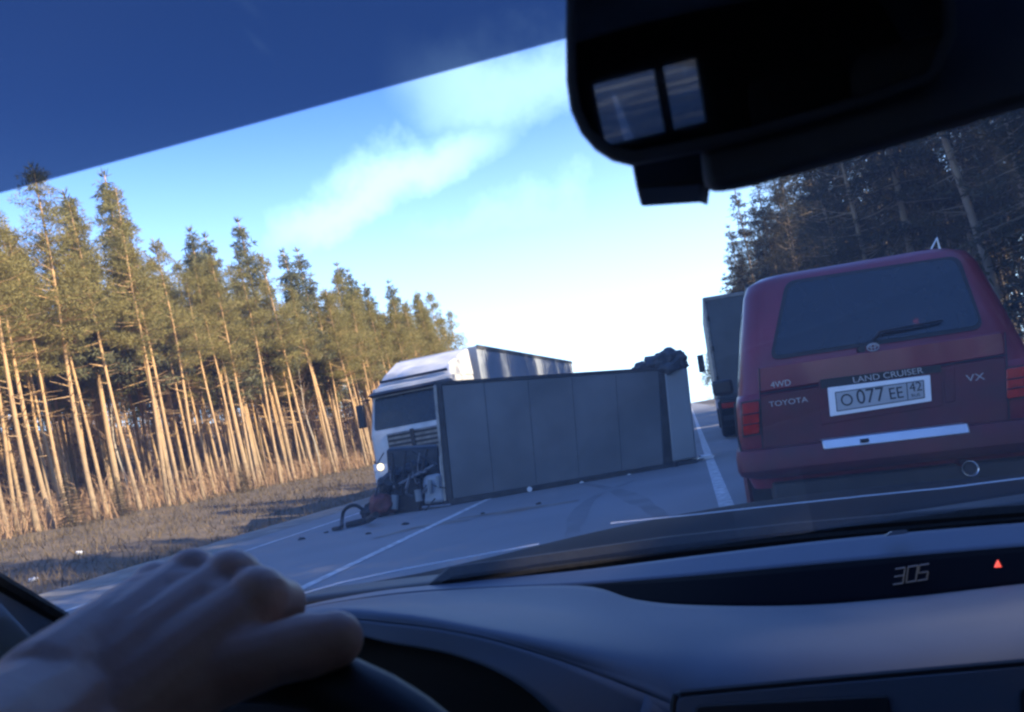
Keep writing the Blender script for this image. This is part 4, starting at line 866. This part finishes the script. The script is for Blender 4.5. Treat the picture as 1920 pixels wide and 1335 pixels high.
MB().box(C_((.1, -.4, .28)), (1.66, 2.5, .06)).build('cabin_floor', M['seat'], CAR)
MB().box(C_((.1, 1.0, .55)), (1.5, .06, .5)).build('firewall', M['dash_dark'], CAR)
for sx in (-.32, .52):
    st = MB().hexa([C_(Vector((sx + a*.25, y, z))) for a, y, z in ((-1, -.52, .5), (1, -.52, .5), (1, -.38, .5), (-1, -.38, .5), (-.8, -.72, 1.02), (.8, -.72, 1.02), (.8, -.62, 1.02), (-.8, -.62, 1.02))]).build('seat_back', M['seat'], CAR, bevel=.04, seg=3)
    MB().box(C_((sx, -.74, 1.13)), (.26, .09, .17)).build('head_rest', M['seat'], st, bevel=.04, seg=3)
    MB().box(C_((sx, -.16, .46)), (.5, .5, .16)).build('seat_cushion', M['seat'], CAR, bevel=.05, seg=3)
MB().box(C_((.1, -1.35, .75)), (1.3, .16, .6), Matrix.Rotation(R_(12), 3, 'X')).build('rear_seat_back', M['seat'], CAR, bevel=.05, seg=3)
for sx in (-.25, .45): MB().box(C_((sx, -1.42, 1.10)), (.24, .09, .16)).build('head_rest', M['seat'], CAR, bevel=.04, seg=3)

# sun visors ----------------------------------------------------------------
def proj(p):
    c = RW.transposed() @ (p - EYE); return PW/2 + FPX*c.x/-c.z, PH/2 - FPX*c.y/-c.z
rows_ = []
vv = []
for u in US:
    lo_, hi_ = .2, 1.0
    for _ in range(30):
        m_ = (lo_ + hi_)/2; x_, y_ = proj(ws(u, m_))
        if y_ > 355 - x_*(290/1060): lo_ = m_
        else: hi_ = m_
    vv.append(hi_)
vmin = min(v for v in vv)
vv = [v if u < .12 else vv[13] for u, v in zip(US, vv)]
film = MB().rings([[C_(ws(u, v + (.995 - v)*k/6) + Vector((0, -.003, -.004))) for u, v in zip(US, vv)] for k in range(7)], close=False, cap=(False, False)).build('tint_strip', M['film'], wsc, smooth=60, recalc=False)
film['label'] = 'dark blue see-through tint film along the top of the windscreen'
# passenger visor, swung down
n_ = Vector((0, 1, -.25)).normalized()
p0 = aty(1400, 338, .37)
vp = [atp(px, py, p0, n_) for px, py in ((1322, 349), (1400, 338), (1650, 268), (1920, 186), (2250, 90), (2300, -260), (1500, -60), (1290, -20))]
pv = MB().slab([C_(q) for q in rpoly(vp, .012)], (0, .018, 0)).build('sun_visor', M['visor_dark'], CAR, bevel=.006); pv['label'] = 'dark passenger sun visor swung down'
bx_ = [atp(px, py, aty(1250, 350, .40), n_) for px, py in ((1178, 268), (1193, 353), (1318, 344), (1330, 352), (1345, 230))]
MB().slab([C_(q) for q in bx_], (0, .04, .0)).build('mirror_mount', M['black'], CAR, bevel=.003)

# rear-view mirror ------------------------------------------------------------
mc = atd(1215, 185, .36); din = ray(1215, 185).normalized(); dout = (Vector((.10, -1.75, 1.17)) - mc).normalized(); mn = (dout - din).normalized()
def mir(px, py, off=0.0): return C_(atp(px, py, mc + mn*off, mn))
outline = [(1061, -120), (1059, 60), (1060, 150), (1068, 205), (1086, 245), (1112, 275), (1145, 296), (1185, 306), (1400, 262), (1650, 190), (1760, 150), (1800, 60), (1790, -120)]
RM = MB().slab([mir(*p) for p in outline], -mn*.022).build('rear_view_mirror', M['visor_dark'], CAR, bevel=.004, seg=3)
mg = MB().slab([mir(px, py, .0012) for px, py in [(1082, -120), (1079, 60), (1081, 150), (1090, 205), (1110, 243), (1145, 272), (1190, 282), (1400, 240), (1650, 168), (1735, 135), (1768, 60), (1760, -120)]], -mn*.0008).build('mirror_glass', M['mirror'], RM, smooth=0)
MB().tube([mir(1420, 60, -.02), C_(ws(.02, .9))], .012, 8).build('mirror_stem', M['black'], RM)

# rear hatch with its small window, placed where the mirror shows it
def rw(px, py):
    p = atp(px, py, mc, mn); d = ray(px, py).normalized(); d = d - mn*2*d.dot(mn); return p + d*((-1.72 - p.y)/d.y)
q_ = [rw(*p) for p in ((1112, 160), (1310, 125), (1295, 238), (1135, 250))]
wx0, wx1, wz0, wz1 = min(q.x for q in q_), max(q.x for q in q_), min(q.z for q in q_), max(q.z for q in q_)
for x0, x1, z0, z1 in ((-.66, wx0, .3, 1.44), (wx1, .86, .3, 1.44), (wx0, wx1, .3, wz0), (wx0, wx1, wz1, 1.44)):
    MB().box(C_(((x0+x1)/2, -1.76, (z0+z1)/2)), (x1-x0, .06, z1-z0)).build('hatch_panel', M['seat'], CAR)
xb = rw(1246, 190).x
MB().box(C_((xb, -1.74, (wz0+wz1)/2)), (.025, .05, wz1-wz0)).build('window_bar', M['seat'], CAR)
MB().box(C_(((wx0+wx1)/2, -1.775, (wz0+wz1)/2)), (wx1-wx0, .004, wz1-wz0)).build('rear_window', M['tint'], CAR, smooth=0)
for s in (-1, 1):
    for nm, y0, y1 in (('side_window', -.34, .62), ('rear_side_window', -1.17, -.42), ('quarter_panel', -1.74, -1.17)):
        xb_, xt = .1 + s*.815, .1 + s*.675; ytop = min(y1, .30)
        MB().slab([C_(Vector(p)) for p in ((xb_, y0, .955), (xb_, y1 + (.16 if y1 > .5 else 0), .965), (xt, ytop, 1.425), (xt - (.06*s if y0 < -1.5 else 0), y0, 1.43 if y0 > -1.5 else 1.37))], (s*.004, 0, 0)).build(nm, M['windshield'] if nm == 'side_window' else M['tint'] if 'window' in nm else M['seat'], CAR, smooth=0)

# steering wheel ---------------------------------------------------------------
G_ = atd(405, 1262, .42); U_ = Vector((0, .42, .907)).normalized(); Xw = Vector((1, 0, 0)); Nw = Xw.cross(U_); RADW = .187
WC = G_ - U_*RADW
def rimp(a, r=RADW, off=0.0): return C_(WC + Xw*math.sin(R_(a))*r + U_*math.cos(R_(a))*r + Nw*off)
SW = bpy.data.objects.new('steering_wheel', None); COL.objects.link(SW); SW.parent = CAR; SW.empty_display_size = .1
MB().rings([[rimp(a, RADW + .0155*math.cos(R_(t)), .0155*math.sin(R_(t))) for t in range(0, 360, 24)] for a in range(0, 361, 6)], cap=(False, False)).build('rim', M['dash_dark'], SW, smooth=60)
MB().tube([rimp(a, RADW - .021, -.010) for a in range(16, 60, 4)], [.0015, .003, .0045, .0055, .006, .006, .006, .0055, .005, .004, .003], 7, flat=.6).build('trim_ring', M['silver'], SW)
MB().lathe([(0, -.035), (.05, -.035), (.075, -.015), (.08, .02), (.06, .05), (0, .05)], C_(WC), Nw, 22).build('hub', M['dash_dark'], SW)
for a in (90, 270, 180): MB().tube([rimp(a, .06, .0), rimp(a, .12, .004), rimp(a, RADW, 0)], [.03, .02, .018], 8, flat=.4).build('spoke', M['dash_dark'], SW)
MB().tube([C_(WC), C_(WC + Nw*(-.35 if Nw.y < 0 else .35))], .04, 12).build('column', M['dash_dark'], SW)

# ------------------------------------------------------------------ the driver's left hand
def hand():
    parts = MB()
    def cap(a, b, ra, rb, n=14, k=6, sq=1.0):
        a, b = Vector(a), Vector(b); d = b - a; L = d.length; d.normalize(); rings = []
        for i in range(k+1): t = -math.pi/2 + math.pi/2*i/k; rings.append((a + d*ra*math.sin(t), ra*math.cos(t)))
        for i in range(k+1): t = math.pi/2*i/k; rings.append((b + d*rb*math.sin(t), rb*math.cos(t)))
        parts.tube([p for p, _ in rings], [max(r, .0004) for _, r in rings], n)
    W_ = atd(95, 1345, .345); F0 = atd(-420, 1760, .22)
    # forearm and wrist
    cap(F0, W_, .043, .030); cap(F0 + Vector((.008, -.02, -.014)), W_ + Vector((.014, -.004, -.016)), .040, .026); cap(atd(-120, 1480, .30), atd(150, 1300, .36), .034, .026)
    K = {'i': (482, 1122, .412), 'm': (432, 1088, .428), 'r': (360, 1082, .436), 'p': (292, 1105, .432)}
    wr = {'i': (190, 1345, .352), 'm': (150, 1318, .352), 'r': (110, 1300, .350), 'p': (85, 1290, .345)}
    rk = {'i': .0150, 'm': .0150, 'r': .0140, 'p': .0130}
    for k in 'imrp':
        a, b = atd(*wr[k]), atd(*K[k]); cap(a, b, .0225, rk[k])
    for k in 'imrp': q = atd(K[k][0], K[k][1] - 4, K[k][2] - .002); cap(q, q + Vector((0, .004, -.002)), rk[k] + .0007, rk[k] + .0003)
    # webs filling the back of the hand
    for a, b in (('i', 'm'), ('m', 'r'), ('r', 'p')):
        for t in (.35, .6, .8):
            p = atd(*wr[a]).lerp(atd(*K[a]), t); q = atd(*wr[b]).lerp(atd(*K[b]), t); cap(p, q, .0185 - .004*t, .0185 - .004*t)
    # fingers closing over the rim
    PH1 = {'i': ((532, 1128, .452), (535, 1188, .462), (505, 1235, .450)), 'm': ((478, 1098, .470), (470, 1165, .478), (450, 1225, .462)),
          'r': ((400, 1096, .474), (395, 1165, .480), (385, 1230, .465)), 'p': ((325, 1125, .466), (320, 1185, .470), (320, 1240, .456))}
    rf = {'i': (.0125, .0105, .009), 'm': (.0125, .0105, .009), 'r': (.012, .010, .0085), 'p': (.0105, .009, .008)}
    for k in 'imrp':
        p = atd(*K[k])
        r0 = rk[k] - .001
        for (q, r1) in zip(PH1[k], rf[k]):
            q = atd(*q); cap(p, q, r0, r1); p, r0 = q, r1
    # thumb along the rim
    T = [((235, 1330, .368), .026), ((395, 1262, .384), .0185), ((515, 1226, .388), .0150), ((580, 1210, .390), .0158), ((628, 1199, .393), .0140)]
    for (a, ra), (b, rb) in zip(T, T[1:]): cap(atd(*a), atd(*b), ra, rb)
    cap(atd(*T[1][0]), atd(455, 1180, .405), .017, .0125)          # web to the index
    cap(atd(300, 1290, .375), atd(430, 1200, .405), .022, .016)
    cap(atd(250, 1260, .375), atd(370, 1180, .41), .024, .020)
    o = parts.build('person', M['skin'], None, smooth=60)
    rm = o.modifiers.new('remesh', 'REMESH'); rm.mode = 'VOXEL'; rm.voxel_size = .0019; rm.use_smooth_shade = True
    sm_ = o.modifiers.new('smooth', 'SMOOTH'); sm_.factor = .5; sm_.iterations = 3
    bpy.context.view_layer.update()
    me = bpy.data.meshes.new_from_object(o.evaluated_get(bpy.context.evaluated_depsgraph_get()))
    o.modifiers.clear(); o.data = me; me.shade_smooth()
    return o
HD = hand(); tag(HD, 'bare left forearm and hand of the driver gripping the top of the steering wheel', 'person')
# thumb nail
